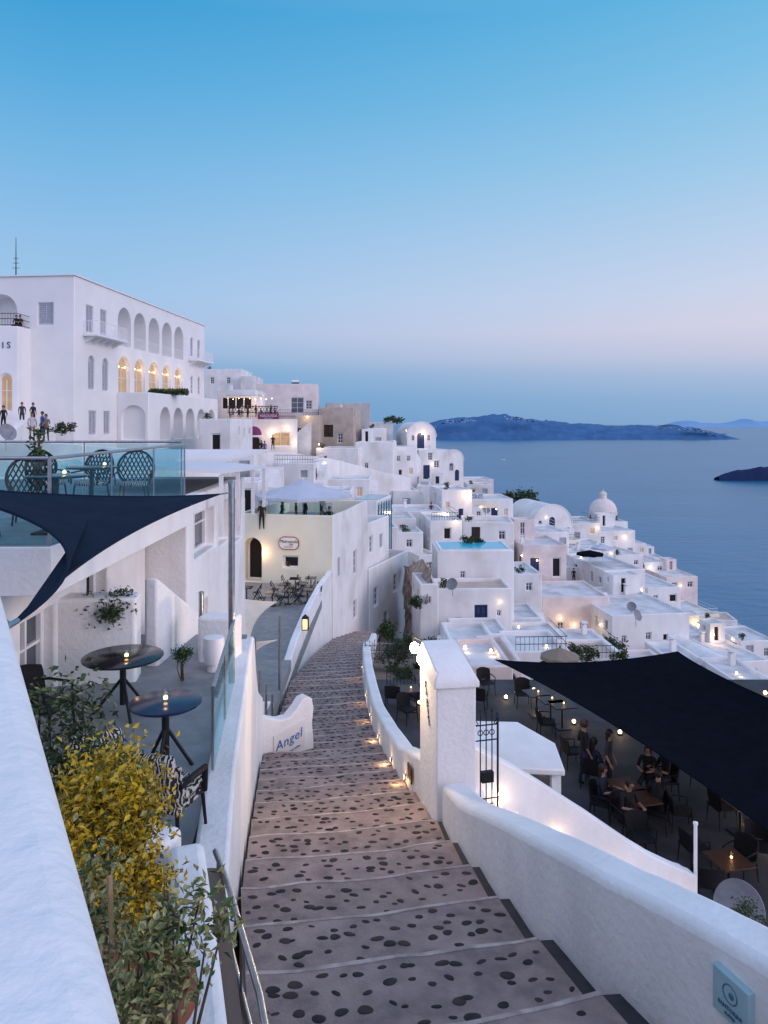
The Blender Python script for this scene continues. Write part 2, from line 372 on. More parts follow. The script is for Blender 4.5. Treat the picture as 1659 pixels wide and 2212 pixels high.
def island(name,Y,dep,prof,mats,label,sn=1):
    mb=MB(); K=160; M_=12; vs=[];fs=[]
    x0,x1=prof[0][0],prof[-1][0]
    for j in range(M_+1):
        for i in range(K+1):
            hx=lerp(x0,x1,i/K); v=itp(prof,hx); X=(hx-830)/1600*Y; zt=(915-v)/1600*Y
            t=j/M_; f=math.sin(math.pi*min(1,t*1.0))**.6 if 0<t<1 else 0
            n=mnoise.fractal(Vector((X*.004*sn,t*3,Y*.001)),1,2,5)
            cl=1+.12*n
            z=SEAZ-2+(zt-SEAZ)*f*cl if j not in(0,M_) else SEAZ-2
            vs.append((X+n*Y*.002,Y+dep*(t-.1),z))
    for j in range(M_):
        for i in range(K): a=j*(K+1)+i; fs.append((a,a+1,a+K+2,a+K+1))
    mb.add(vs,fs); return struct(mb.obj(name,mats,smooth=False),label)
ISL=M('island rock with painted haze',lin((54,94,140)),lin((42,80,126)),.004,.95,emis=lin((50,95,145)),es=.22,c3=lin((66,106,150)),sc3=.01,stretch=(1,1,3))  # distance haze painted into the island colours, with a faint blue glow
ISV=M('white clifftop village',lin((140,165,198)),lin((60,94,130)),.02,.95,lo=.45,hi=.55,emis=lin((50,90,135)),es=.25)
ISF=M('far island with painted haze',lin((104,142,184)),lin((100,138,180)),.0005,.95,emis=lin((112,154,202)),es=.25)  # paler still, more haze mixed into colour and glow
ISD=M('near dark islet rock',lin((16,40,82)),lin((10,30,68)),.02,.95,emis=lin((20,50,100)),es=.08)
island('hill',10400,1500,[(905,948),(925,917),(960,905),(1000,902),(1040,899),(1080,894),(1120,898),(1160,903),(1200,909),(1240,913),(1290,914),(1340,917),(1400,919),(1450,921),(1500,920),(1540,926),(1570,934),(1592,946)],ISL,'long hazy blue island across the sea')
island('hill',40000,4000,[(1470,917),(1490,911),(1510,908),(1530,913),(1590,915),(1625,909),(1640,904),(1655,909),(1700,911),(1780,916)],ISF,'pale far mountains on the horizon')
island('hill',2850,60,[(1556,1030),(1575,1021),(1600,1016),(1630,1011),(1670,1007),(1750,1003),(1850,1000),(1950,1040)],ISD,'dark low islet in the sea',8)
vb_=MB()
for i in range(90):
    h=random.choice([random.gauss(985,28),random.gauss(1120,22),random.gauss(1500,25)]); Y=10330
    vt=itp([(925,917),(960,905),(1000,902),(1040,899),(1080,893),(1120,898),(1160,903),(1500,920),(1570,934)],h)+random.uniform(3,9)
    p=S(h,vt,Y); s=random.uniform(8,22); vb_.box(p.x-s,p.x+s,p.y-60,p.y+60,p.z-14,p.z+4)
o=vb_.obj('village',ISV); o['kind']='stuff'; o['label']='tiny white village houses strung along island top'; o['category']='village'
bo=top('boat','small white motor boat on calm sea','boat',S(1087,993.5,4480)); bo.location.z=SEAZ
MB().prism([(-9,-2,0),(9,-2,0),(13,0,2.4),(9,2,0),(-9,2,0)],(0,0,2.5)).obj('hull',WHITE,bo)
MB().box(-4,3,-1.5,1.5,2.5,5).obj('cabin',DARK,bo)
# ---------------------------------------------------------------- path
ZP=[(0,-2.9),(2,-3.44),(5.8,-4.5),(16.4,-7.55),(21,-8.7),(24,-9.3),(27.7,-9.8),(36,-11.4),(50,-14.2),(62,-18)]
XL=[(2,-.25),(4,-.68),(5.8,-1.03),(7.8,-1.46),(10.9,-1.89),(16,-2.6),(22,-3.1),(27.7,-3.46),(36,-3.37),(50,-2.9),(62,-2.2)]
XR=[(2,2.5),(4.3,1.86),(5.3,1.55),(6.33,1.30),(7.28,1.13),(8.3,.98),(9.26,.86),(10.2,.76),(12,.52),(16,.04),(21.2,-.42),(26,-.70),(32,-.88),(42,-.73),(53,-.5),(62,.2)]
zp=lambda y:itp(ZP,y)
mb=MB(); rows=[1.85+i for i in range(56)]; NS=12
def rowpt(y,s,ex=0):
    off=.42 if y<40 else .2
    L_=Vector((itp(XL,y)-.05,y,0)); R_=Vector((itp(XR,y+off)-.02,y+off,0)); p=L_.lerp(R_,s)
    p.y+=-.05*math.sin(math.pi*s)+.06*mnoise.noise(Vector((s*5,y*3,1))); return p
for k,y in enumerate(rows[:-1]):
    y2=rows[k+1]; za=zp(y); zb=zp(y2)+.17
    for i in range(NS):
        s0,s1=i/NS,(i+1)/NS; q=[rowpt(y,s0),rowpt(y,s1),rowpt(y2,s1),rowpt(y2,s0)]
        dz=lambda s:.012*mnoise.noise(Vector((s*3,y*7,5)))
        a,b,c,d=[Vector((p.x,p.y,z)) for p,z in zip(q,(za+dz(s0),za+dz(s1),zb,zb))]
        tt=lambda s:(.958 if y<12 else .93 if y<22 else .90)+.018*mnoise.noise(Vector((s*9,y,2))); c2=b.lerp(c,tt(s1)); d2=a.lerp(d,tt(s0))
        mb.add([a,b,c2,d2],[(0,1,2,3)],0)
        up=Vector((0,0,.005)); mb.add([d2,c2,c2+up,d2+up,c+up,d+up,c-Vector((0,0,.2)),d-Vector((0,0,.2))],[(0,1,2,3),(3,2,4,5),(5,4,6,7)],3)
    g0=rowpt(y,1);g1=rowpt(y2,1); mb.add([(g0.x,g0.y,za-.03),(g0.x+.3,g0.y+.05,za-.05),(g1.x+.3,g1.y+.05,zb-.05),(g1.x,g1.y,zb-.03),(g0.x,g0.y,za),(g1.x,g1.y,zb)],[(0,1,2,3),(4,0,3,5)],4 if y<10 else 0)  # near strip between steps and wall painted dark as shade
    for sd_ in(0,1):
        g0=rowpt(y,sd_);g1=rowpt(y2,sd_)
        mb.add([(g0.x,g0.y,za),(g1.x,g1.y,zb),(g1.x,g1.y,zb-3),(g0.x,g0.y,za-3)],[(0,1,2,3)],0)
    if y<50:
        wid=(rowpt(y,1)-rowpt(y,0)).length; nx=int(wid/.165); ny=5
        for j in range(ny):
            for i in range(nx):
                if random.random()<.12: continue
                s=(i+.5+random.uniform(-.4,.4)+(j%2)*.4)/(nx+.3); t=(j+.5+random.uniform(-.36,.36))/ny*.92
                if s>.985 or s<.01: continue
                p=rowpt(y,s).lerp(rowpt(y2,s),t); z=lerp(za,zb,t); rr=random.uniform(.028,.064); asp=random.uniform(.5,.85); an=random.gauss(0,.4)
                vs=[];K=12; p1,p2,p3=random.uniform(0,6),random.uniform(0,6),random.uniform(.04,.12)
                for (kr,kz) in((1.02,-.003),(.96,.0035),(.6,.0055)):
                    for q in range(K):
                        th=2*math.pi*q/K; ir=1+p3*math.sin(2*th+p1)+.05*math.sin(3*th+p2); lx=rr*kr*ir*math.cos(th); ly=rr*kr*ir*asp*math.sin(th)
                        X=lx*math.cos(an)-ly*math.sin(an); Yy=lx*math.sin(an)+ly*math.cos(an)
                        vs.append((p.x+X,p.y+Yy,z+kz+Yy*(zb-za)))
                fs=[(a*K+q,a*K+(q+1)%K,(a+1)*K+(q+1)%K,(a+1)*K+q) for a in range(2) for q in range(K)]+[tuple(range(2*K,3*K))]
                mb.add(vs,fs,1 if random.random()<.7 else 2)
struct(mb.obj('path',[CONC,PEB,PEB2,NOSE,STEPSHADE],merge=False),'stepped stone path set with black pebbles')
# ---------------------------------------------------------------- terrain
SP=[(0,-5,-5.5),(0,5,-7),(0,10,-8),(-2,16,-9.6),(-2,27,-12.5),(-2,36,-14.5),(-2,50,-18),(6,15,-11.5),(6,25,-12),(12,20,-14),(-10,10,-7),(-10,30,-11),(-12,45,-11),(-22,55,-4.5),(-22,75,-5),(-15,90,-7),(-18,120,-2),
(1.4,100,-12),(1.4,115,-11),(13,120,-16),(23,130,-20),(44,150,-24),(50,140,-30),(50,120,-35),(53,110,-37),(20,75,-24),(6.4,60,-20.5),(40,80,-34),(19,95,-17.5),(34,100,-25),(15,10,-18),(30,20,-28),(45,60,-36),(20,45,-24),(10,42,-18),(30,60,-29),(-40,90,0),(-40,150,0),(5,80,-17),(-8,75,-12),(-6,60,-14)]
def terr(X,Y):
    sw=0;sz=0
    for x,y,z in SP:
        d=((x-X)**2+((y-Y)*.8)**2)+4; wt=1/d**2; sw+=wt; sz+=wt*z
    z=sz/sw
    xe=itp([(0,40),(60,56),(90,53),(120,56),(150,52),(180,40),(200,10)],Y)
    if X>xe: z-=(X-xe)*1.3
    if Y>162: z-=(Y-162)*1.1
    return max(z,SEAZ-5)
mb=MB(); gx=[-120+2.5*i for i in range(160)]; gy=[-8+2.5*i for i in range(160)]
vs=[(x,y,terr(x,y)+.5*mnoise.noise(Vector((x*.2,y*.2,0)))) for y in gy for x in gx]; n=len(gx)
mb.add(vs,[(j*n+i,j*n+i+1,(j+1)*n+i+1,(j+1)*n+i) for j in range(len(gy)-1) for i in range(n-1)])
struct(mb.obj('terrain',ROCK,smooth=True),'volcanic hillside under the town')
# ---------------------------------------------------------------- wall helper; side=1 thickens to the right of travel
def wall(name,label,pts,th,mat=WNEAR,bevel=.05,cat='wall',sub=6,side=1):
    P=[]
    for a,b in zip(pts,pts[1:]):
        for i in range(sub): t=i/sub; P.append([lerp(a[k],b[k],t) for k in range(4)])
    P.append(list(pts[-1])); 
    for _ in range(2):
        zs=[p[3] for p in P]
        for i in range(1,len(P)-1): P[i][3]=(zs[i-1]+2*zs[i]+zs[i+1])/4
    mb=MB(); vs=[]
    for i,p in enumerate(P):
        a=P[max(i-1,0)];b=P[min(i+1,len(P)-1)]; d=Vector((b[0]-a[0],b[1]-a[1],0)).normalized(); nrm=Vector((d.y,-d.x,0))*side*th
        x,y=p[0],p[1]
        vs+=[(x,y,p[2]),(x+nrm.x,y+nrm.y,p[2]),(x+nrm.x,y+nrm.y,p[3]),(x,y,p[3])]
    fs=[]
    for i in range(len(P)-1):
        for k in range(4): fs.append((i*4+k,i*4+(k+1)%4,(i+1)*4+(k+1)%4,(i+1)*4+k))
    fs+=[(0,1,2,3),tuple((len(P)-1)*4+k for k in range(4))]
    mb.add(vs,fs); o=mb.obj(name,mat,bevel=bevel,seg=3); return tag(o,label,cat)
wall('parapet_wall','thick white plaster parapet beside pebble steps',[(2.95,2.0,-8,-2.60),(2.52,3.0,-8,-2.80),(2.20,3.9,-8,-2.96),(1.96,4.57,-8,-3.10),(1.65,5.48,-8,-3.36),(1.33,6.7,-8.5,-3.74),(1.12,7.93,-9,-4.2),(.93,9.2,-9,-4.72),(.80,10.3,-9,-5.0)],.38,side=1,bevel=.07)
wall('parapet_wall','curving white parapet with step lights beside path',[(.66,11.5,-9.5,-5.25),(.46,12.6,-9.5,-5.6),(.26,14,-10,-6.1),(.02,16.5,-10.4,-6.75),(-.3,20,-11,-7.6),(-.50,23,-11.5,-8.1),(-.7,26,-12,-8.45),(-.84,29,-12.5,-8.75),(-.88,32,-13,-9.4),(-.8,36,-13,-10.6),(-.7,41,-14,-11.6)],.3,side=1)
def xl(y): return itp(XL,y)
wall('retaining_wall','tall white terrace retaining wall beside pebble steps',[(-1.15,5.4,-7,-3.55),(-1.36,6.6,-8,-3.6),(xl(7.8)-.1,7.8,-8,-3.62),(xl(10)-.1,10.,-8,-3.62),(xl(12)-.1,12,-9,-3.62),(xl(13.2)-.1,13.2,-9,-3.75),(xl(14.2)-.1,14.2,-9,-4.7),(xl(15.5)-.1,15.5,-10,-5.6),(-2.75,16.8,-10,-6.2)],.3,side=-1,bevel=.04)
wall('planter_wall','white plaster wall end beside potted plants',[(-.62,3.1,-6,-2.75),(-1.0,4.4,-6,-2.95),(-1.3,5.35,-7,-3.0)],.25,side=-1,bevel=.06)
wall('planter_wall','low white cross wall closing planter bed',[(-1.5,5.55,-6,-3.0),(-2.6,5.7,-6,-3.0)],.3,side=-1,bevel=.06)
wall('parapet_wall','wide white parapet top with rough plaster',[(.15,.05,-4,-.6),(-.25,.74,-4,-.6),(-.85,1.77,-4,-.6),(-1.44,2.78,-4,-.6),(-2.6,4.77,-5,-.6),(-4.2,7.5,-5,-.6)],.75,side=-1,bevel=.05)
wall('parapet_wall','white parapet wall of cafe terrace along path',[(-3.55,26.3,-13,-9.6),(-3.6,28,-13,-9.25),(-3.62,31,-13.5,-9.0),(-3.6,36,-14,-8.95),(-3.45,41,-15,-8.95),(-3.15,44.9,-16,-8.9)],.3,side=-1)
wall('garden_wall','white curved wall beside small terrace entrance',[(-3.9,18.2,-11,-6.9),(-3.6,20,-11,-7.4),(-3.45,22,-12,-8.3),(-3.5,24,-12,-8.9),(-3.55,26,-12,-9.3)],.28,side=-1)
wall('garden_wall','low white cross wall on lower terrace',[(-6,21.5,-11,-6.6),(-4.0,21.8,-11,-7.2)],.28,side=-1)
struct(MB().prism([(-9,16.6,-8.1),(-3.1,16.6,-8.1),(-3.5,27.9,-8.9),(-9,27.9,-8.9)],(0,0,-.4)).obj('terrace_floor',TILE),'lower terrace paving')
e=top('sign_wall','white curved wing wall carrying a blue script sign','wall',(-2.85,16.7,-.42),rad(38))
mb=MB(); prof=[(0,-6.12),(.3,-6.3),(.6,-6.42),(.85,-6.42),(1.05,-6.25),(1.2,-6.08),(1.36,-6.05),(1.46,-6.12),(1.5,-6.35),(1.46,-6.7),(1.5,-7.1)]
poly=[(0,0,-10)]+[(a,0,z) for a,z in prof]+[(1.5,0,-10)]
mb.prism(poly,(0,.32,0)).obj('wall',WNEAR,e,bevel=.03)
MB().prism([(.40,-.004,-7.36),(1.24,-.004,-7.16),(1.24,-.004,-6.52),(.40,-.004,-6.72)],(0,-.026,0)).obj('sign_board',SIGNW,e,bevel=.008)
text('Angel',.30,(.80,-.04,-7.0),0,INKB,e,shear=.35,roll=rad(15),space=1.08,ext=.003); text('luxury suites',.075,(.92,-.04,-7.17),0,INKB,e,roll=rad(14),ext=.003)
# ---------------------------------------------------------------- pillar
e=top('gate_pillar','white square gate pillar with script lettering','pillar',(.76,10.4,0),rad(9))
mb=MB(); mb.box(-.02,.55,0,1.15,-8,-3.72); mb.obj('shaft',WNEAR,e,bevel=.018)
mb=MB(); mb.add([(-.06,-.05,-3.72),(.59,-.05,-3.72),(.59,1.2,-3.72),(-.06,1.2,-3.72),(-.06,-.05,-3.64),(.59,-.05,-3.64),(.59,1.2,-3.64),(-.06,1.2,-3.64),(.0,.04,-3.52),(.52,.04,-3.52),(.52,1.1,-3.36),(.0,1.1,-3.36)],
 [(0,1,2,3),(0,1,5,4),(1,2,6,5),(2,3,7,6),(3,0,4,7),(4,5,9,8),(5,6,10,9),(6,7,11,10),(7,4,8,11),(8,9,10,11)]); mb.obj('cap',WNEAR,e,bevel=.015)
text('Palia Kameni',.125,(-.03,.62,-4.14),rad(-90),DWOOD,e,shear=.3,roll=rad(-62),ext=.005)
e=top('wall_lantern','glowing brass lantern fixed to white pillar','lamp',(.48,11.75,-3.55))
MB().tube([(.1,0,.12),(0,0,.16),(-.02,0,.1)],.012).obj('bracket',IRON,e)
MB().lathe([(.0,.09),(.06,.045),(.07,-.02),(.04,-.08),(0,-.09)],12).obj('lamp_shade',BULBH,e,smooth=True)
light((-.16,-.1,-.1),110,(1,.66,.33),.1,e)
e=top('floor_lamp','small round white lamp on wall foot','lamp',(.64,10.12,-5.66))
MB().lathe([(0,-.12),(.12,-.12),(.13,-.03),(.14,0),(.09,.03),(0,.035)],16).obj('base',WFR,e,smooth=True); MB().lathe([(0,.05),(.03,.047),(.05,.036)],12).obj('bulb',BULB,e,smooth=True)
light((-.03,.0,.12),2.,parent=e)
e=top('uplight','small recessed uplight at foot of white pillar','lamp',(.56,11.25,-6.0)); MB().lathe([(0,0),(.05,0),(.06,.03),(.045,.035)],12).obj('casing',CHROME,e); MB().lathe([(0,.036),(.03,.034)],10).obj('bulb',BULB,e); light((-.03,0,.15),8,(1,.66,.30),.04,e)
LT=top('step_light','small warm recessed step light in white wall','lamp',(0,0,-500),group='step lights along the walls')
MB().box(-.06,.06,-.03,0,-.035,.035).obj('casing',CHROME,LT,bevel=.005); MB().box(-.045,.045,-.034,-.031,-.022,.022).obj('bulb',BULB,LT)
light((0,-.16,-.06),2.6,r=.03,parent=LT)
def steplight(x,y,z,yaw): dup(LT,(x,y,z),yaw)
for x,y,z in((.38,13,-6.2),(.16,15,-6.8),(-.12,18.,-7.6),(-.37,21,-8.25),(-.57,24,-8.8),(-.80,28,-9.2)): steplight(x,y,z,rad(-90))
e=top('wall_plaque','small red-brown framed plaque on white wall','sign',(.45,12.5,-5.9),rad(-80))
MB().box(-.14,.14,-.03,0,-.13,.13).obj('board',WOOD,e,bevel=.006); MB().box(-.10,.10,-.034,-.031,-.08,.08).obj('panel',TERRA,e); 
e=top('wall_plaque','muted teal hotel plaque with small shell emblem on wall','sign',(2.0,4.44,-3.35),rad(-70))
MB().box(0,.27,-.04,.03,-.13,.13).obj('board',TEALS,e,bevel=.006)
mb=MB(); Rx=Matrix.Rotation(rad(90),4,'X'); mb.lathe([(.048,0),(.053,.003),(.056,0)],24,Mx=Matrix.Translation((.135,-.043,.035))@Rx); mb.lathe([(.0,.004),(.012,.003),(.020,0)],20,Mx=Matrix.Translation((.145,-.043,.03))@Rx); mb.obj('emblem',INKT,e)
text('SANTORINI',.034,(.135,-.044,-.065),0,INKT,e,ext=.002); text('SUITES',.026,(.135,-.044,-.10),0,INKT,e,ext=.002)
# ---------------------------------------------------------------- side stair, ramp wall, roofs right of pillar
wall('ramp_wall','white sloping stair wall with small lights',[(1.55,12.4,-9.8,-5.45),(2.4,12.6,-9.8,-5.95),(3.6,12.95,-9.8,-6.85),(4.7,13.25,-9.8,-7.7),(5.55,13.5,-9.8,-8.2),(5.75,13.55,-9.8,-8.3)],.3,side=-1)
mb=MB()
for i in range(14):
    x=1.35+i*.31; z=-6.1-i*.24; mb.box(x,x+.31,10.9-.05*i,12.7+.08*i,-10,z)
struct(mb.obj('stairs',WNEAR,bevel=.02),'narrow white side stair going down to the patio')
for x,z in((1.9,-6.3),(2.9,-7.1),(4.0,-8.0),(5.2,-8.75)): steplight(x,12.42+.27*(x-1.55),z+.05,rad(15))
e=top('canopy_roof','flat white concrete canopy slab on a post','canopy',(0,0,0))
MB().prism([(1.3,16.0,-7.5),(3.9,15.95,-7.6),(4.0,17.3,-7.6),(3.3,18.3,-7.5),(1.2,18.3,-7.45)],(0,0,.14)).obj('roof_slab',WHITE,e,bevel=.03)
MB().box(3.65,3.85,16.1,16.3,-9.5,-7.6).obj('post',WNEAR,e); MB().box(1.3,1.5,16.1,16.3,-9.5,-7.5).obj('post',WNEAR,e)
wall('ramp_wall','white wedge wall beside canopy',[(1.4,14.2,-9.6,-6.5),(2.7,14.3,-9.6,-7.3),(4.3,14.9,-9.6,-8.6),(4.9,15.2,-9.6,-9.3)],.28,side=-1)
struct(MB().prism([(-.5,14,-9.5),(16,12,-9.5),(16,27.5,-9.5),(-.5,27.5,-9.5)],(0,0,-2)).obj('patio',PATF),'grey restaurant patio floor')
e=top('metal_post','slim white metal post at stair end','post',(5.72,13.6,-9.5)); MB().tube([(0,0,0),(0,0,2.15)],.035).obj('shaft',WFR,e); MB().lathe([(0,2.2),(.045,2.18),(.045,2.14),(0,2.14)],10).obj('cap',WFR,e)
def ironpanel(e,W,z0,z1,n,name='frame',finial=True):
    mb=MB(); mb.tube([(0,0,z0),(0,0,z1)],.016,6); mb.tube([(W,0,z0),(W,0,z1)],.016,6)
    for z in(z0+.08,z0+.3,z1-.30,z1-.08): mb.tube([(0,0,z),(W,0,z)],.010,6)
    mb.obj(name,IRON,e); b=MB()
    for i in range(1,n):
        x=W*i/n; hz=z1+.12*math.sin(math.pi*i/n) if finial else z1-.08
        b.tube([(x,0,z0+.08),(x,0,hz)],.009,6)
        if finial: b.lathe([(0,0),(.02,.03),(0,.09)],6,c=(x,0,hz))
    for i in range(n-1):
        cx=W*(i+1)/n; r=W/n*.42
        for zc in(z1-.19,z0+.19): b.tube([(cx+r*math.cos(t*math.pi/6),0,zc+r*math.sin(t*math.pi/6)) for t in range(13)],.007,5,cap=False)
    for s_,x_ in((1,0),(-1,W)):
        b.tube([(x_+s_*(.02+.09*(t/14)*math.cos(t*.55)*(1-t/22)),0,z1-.02+.13*math.sin(t*.45)*(1-t/18)) for t in range(15)],.008,5)
    b.obj('bars',IRON,e)
e=top('iron_gate','open black wrought-iron gate with scrolls and spear finials','gate',(1.31,10.72,0),rad(14)); ironpanel(e,.36,-5.75,-4.30,4); MB().box(.1,.28,-.05,.03,-5.2,-5.05).obj('lock',IRON,e)
e=top('iron_railing','black wrought-iron railing with ring pattern','railing',(-.75,29.3,0),rad(8)); ironpanel(e,1.9,-9.4,-8.7,10)
e=top('iron_railing','black wrought-iron railing with ring pattern','railing',(.1,26.4,0),rad(-50)); ironpanel(e,1.5,-9.5,-8.7,8)
struct(MB().prism([(-.6,28,-10.2),(2.2,28,-10.2),(3,42,-12.6),(-.4,42,-12.4)],(0,0,-1.5)).obj('soil_bed',ROCK),'rocky planted garden beside the path')
wall('garden_wall','low white stepped wall round planted garden',[(2.2,28,-12,-9.6),(2.6,34,-13,-10.6),(3,42,-14,-12.0)],.3,mat=WHITE)
for a in((975,1080,1392,1440,37),(1060,1130,1430,1480,33),(1110,1235,1408,1460,40),(1235,1360,1425,1480,44),(1360,1470,1450,1500,44),(1010,1110,1440,1490,31)):
    hs(*a[:4],a[4],4.2,rad(3),None,random.choice([WHITE,PINK]),random.choice([ROOFM,TAN]),found=3)
# ---------------------------------------------------------------- sails
def sail(name,label,cs,k,mat,sag=.15):
    e=top(name,label,'shade sail'); mb=MB(); n=20; A_,B_,C_,D_=[Vector(c) for c in cs]; vs=[]
    for j in range(n+1):
        for i in range(n+1):
            u=i/n;v=j/n; u2=.5+(u-.5)*(1-2*k*4*v*(1-v)); v2=.5+(v-.5)*(1-2*k*4*u*(1-u))
            p=A_.lerp(B_,u2).lerp(D_.lerp(C_,u2),v2); p.z-=sag*16*u*(1-u)*v*(1-v); vs.append(p)
    fs=[(j*(n+1)+i,j*(n+1)+i+1,(j+1)*(n+1)+i+1,(j+1)*(n+1)+i) for j in range(n) for i in range(n)]
    mb.add(vs,fs); o=mb.obj('cloth',mat,e,smooth=True)
    hem=MB()
    for seq in([i for i in range(n+1)],[i*(n+1)+n for i in range(n+1)],[n*(n+1)+i for i in range(n+1)],[i*(n+1) for i in range(n+1)]):
        hem.tube([vs[i] for i in seq],.012,6)
    hem.obj('hem',mat,e); return e
A1=Vector((-2.24,10.05,-.96));B1=Vector((-1.73,3.5,-.93));C3=Vector((-4.1,6.1,-.47))
e=top('shade_sail','navy triangular shade sail stretched over cafe terrace','shade sail')
bez=lambda a,c,b,t:a*(1-t)**2+c*2*t*(1-t)+b*t*t
AB=[bez(A1,Vector((-2.34,5.9,-.92)),B1,i/24) for i in range(25)]
BC=[bez(B1,Vector((-1.74,5.5,-.80)),C3,i/24) for i in range(25)]
CA=[bez(C3,Vector((-2.95,7.4,-.80)),A1,i/24) for i in range(25)]
cen=Vector((-2.55,6.4,-.82))
loop=AB[:-1]+BC[:-1]+CA[:-1]; mb=MB(); rings=[[cen.lerp(p,f) for p in loop] for f in(.0001,.25,.5,.75,1)]; n_=len(loop)
vs=[p for r_ in rings for p in r_]; mb.add(vs,[(j*n_+i,j*n_+(i+1)%n_,(j+1)*n_+(i+1)%n_,(j+1)*n_+i) for j in range(4) for i in range(n_)])
mb.obj('cloth',NAVL,e,smooth=True); hm=MB(); hm.tube(AB,.012,6); hm.tube(BC,.012,6); hm.tube(CA,.012,6); hm.obj('hem',NAVL,e)
mb=MB(); mb.tube([B1,B1+Vector((-.04,-.22,-.03))],.014,6); mb.tube([B1+Vector((-.04,-.22,-.03)),B1+Vector((-.10,-.55,-.06))],.022,6); mb.tube([B1+Vector((-.10,-.55,-.06)),(-1.75,2.55,-1.0),(-1.6,2.5,-.6)],.010,6)
for i in range(4): 
    c=B1+Vector((-.02-.02*i,-.1-.12*i,-.012-.015*i)); mb.tube([c+Vector((.025*math.cos(t),.04*math.sin(t),.025*math.sin(t))) for t in [x*math.pi/4 for x in range(9)]],.008,5,cap=False)
mb.obj('turnbuckle',CHROME,e)
sail('shade_sail','large navy shade sail above restaurant patio',[(3.6,24,-7.65),(9.6,24.2,-7.45),(11.2,17,-7.2),(7.2,12.2,-7.35)],.07,NAVY,.25)
sail('shade_sail','small beige shade sail over lower terrace',[(-7,27,-5.9),(-3.9,27,-6.5),(-4.2,23,-6.9),(-6.3,23,-6.1)],.10,CREAMS,.1)
sail('shade_sail','small beige shade sail over lower terrace',[(-6.2,24,-7.1),(-3.6,25,-7.3),(-4.1,22.5,-7.2),(-5.4,22,-7.1)],.12,CREAMS,.1)
e=top('metal_pole','tall brushed steel pole holding sail corner','pole',(-2.13,10.35,-3.7)); MB().tube([(0,0,0),(0,0,2.85)],.045,12).obj('shaft',CHROME,e,smooth=True); MB().lathe([(0,2.9),(.05,2.88),(.05,2.84),(0,2.84)],12).obj('cap',CHROME,e); MB().tube([(0,0,2.74),(-.1,-.28,2.74)],.012,6).obj('hook',CHROME,e)
for px,py,Y,hh in((551,1375,21,2.6),(604,1330,24,3.3),(560,1448,19,1.3),(575,1478,19.5,1),(588,1500,20,.9),(435,1280,12,1.4)):
    p=S(px,py,Y); e=top('metal_pole','slim steel terrace post','pole',(p.x,p.y,p.z-hh)); MB().tube([(0,0,0),(0,0,hh)],.04,10).obj('shaft',CHROME,e,smooth=True); MB().lathe([(0,hh+.03),(.045,hh+.01),(.045,hh-.02),(0,hh-.02)],10).obj('cap',CHROME,e)
e=top('handrail','double brushed steel tube handrail on white wall','railing')
for k,dz in(('rail',0),('rail',-.38)):
    MB().tube([(-.33,2.6,-2.60+dz),(-.65,3.9,-3.02+dz),(-1.10,5.2,-3.22+dz),(-1.31,5.75,-3.32+dz)],.021,10).obj('rail',CHROME,e,smooth=True)
for x,y,z in((-.41,3.0,-2.75),(-.87,4.55,-3.12),(-1.25,5.6,-3.3)): MB().tube([(x,y,z-.02),(x,y,z-1.15)],.017,8).obj('post',CHROME,e,smooth=True)
# ---------------------------------------------------------------- left cafe terrace
struct(MB().prism([(-6,5.6,-3.7),(-1.6,5.6,-3.7),(-2.05,10.3,-3.7),(-2.4,13,-3.7),(-6,13,-3.7)],(0,0,-.3)).obj('terrace_floor',TILE),'grey stone slab terrace floor')
def glassrail(label,a,b,h,n,posts=True,steel=CHROME,parent=None):
    a=Vector(a);b=Vector(b); e=top('glass_railing',label,'railing')
    for i in range(n):
        p=a.lerp(b,(i+.02)/n);q=a.lerp(b,(i+.98)/n); d=(b-a).normalized(); nn=Vector((d.y,-d.x,0))*.012; H=Vector((0,0,h-.04))
        MB().add([p,q,q+H,p+H,p+nn,q+nn,q+nn+H,p+nn+H],[(0,1,2,3),(4,5,6,7),(0,1,5,4),(1,2,6,5),(2,3,7,6),(3,0,4,7)]).obj('glass_panel',GLASS,e)
    MB().tube([a+Vector((0,0,h)),b+Vector((0,0,h))],.022,8).obj('handrail',steel,e,smooth=True)
    if posts:
        for i in range(n+1):
            p=a.lerp(b,i/n); MB().tube([p,p+Vector((0,0,h))],.014,8).obj('post',steel,e,smooth=True)
    return e
glassrail('frameless glass balustrade along cafe terrace edge',(-1.78,7.7,-3.6),(-2.1,10.35,-3.6),.85,2)
wall('terrace_wall','stepped white plaster block on cafe terrace',[(-2.9,11.5,-4,-3.0),(-2.3,11.4,-4,-3.0)],.35,side=-1)
e=top('outdoor_speaker','white rounded outdoor speaker on stand','speaker',(-2.55,11.1,-3.7))
MB().lathe([(0,.1),(.14,.12),(.17,.3),(.15,.5),(0,.54)],16).obj('housing',WFR,e,smooth=True); MB().lathe([(.1,0),(.08,.1),(0,.1)],12).obj('base',WFR,e)
wall('terrace_wall','low white plaster wall with shrub behind',[(-5.6,10.3,-4,-2.45),(-3.55,10.6,-4,-2.5)],.45,side=-1)
wall('terrace_wall','white sloping stair parapet on cafe terrace',[(-3.45,11.3,-4,-2.35),(-3.3,13,-5,-2.95),(-3.1,16,-6,-4.4)],.22,side=-1,sub=1)
body('cafe_building','white cafe building under glass roof terrace',(-16,8.9,-9),0,11.4,5.4,7.26,(),(),[(.5,.8,1.0,1.4,'w',.25),(2.6,.6,.9,1.9,'k',.3)],WNEAR,TILE,.05,.3,'building')
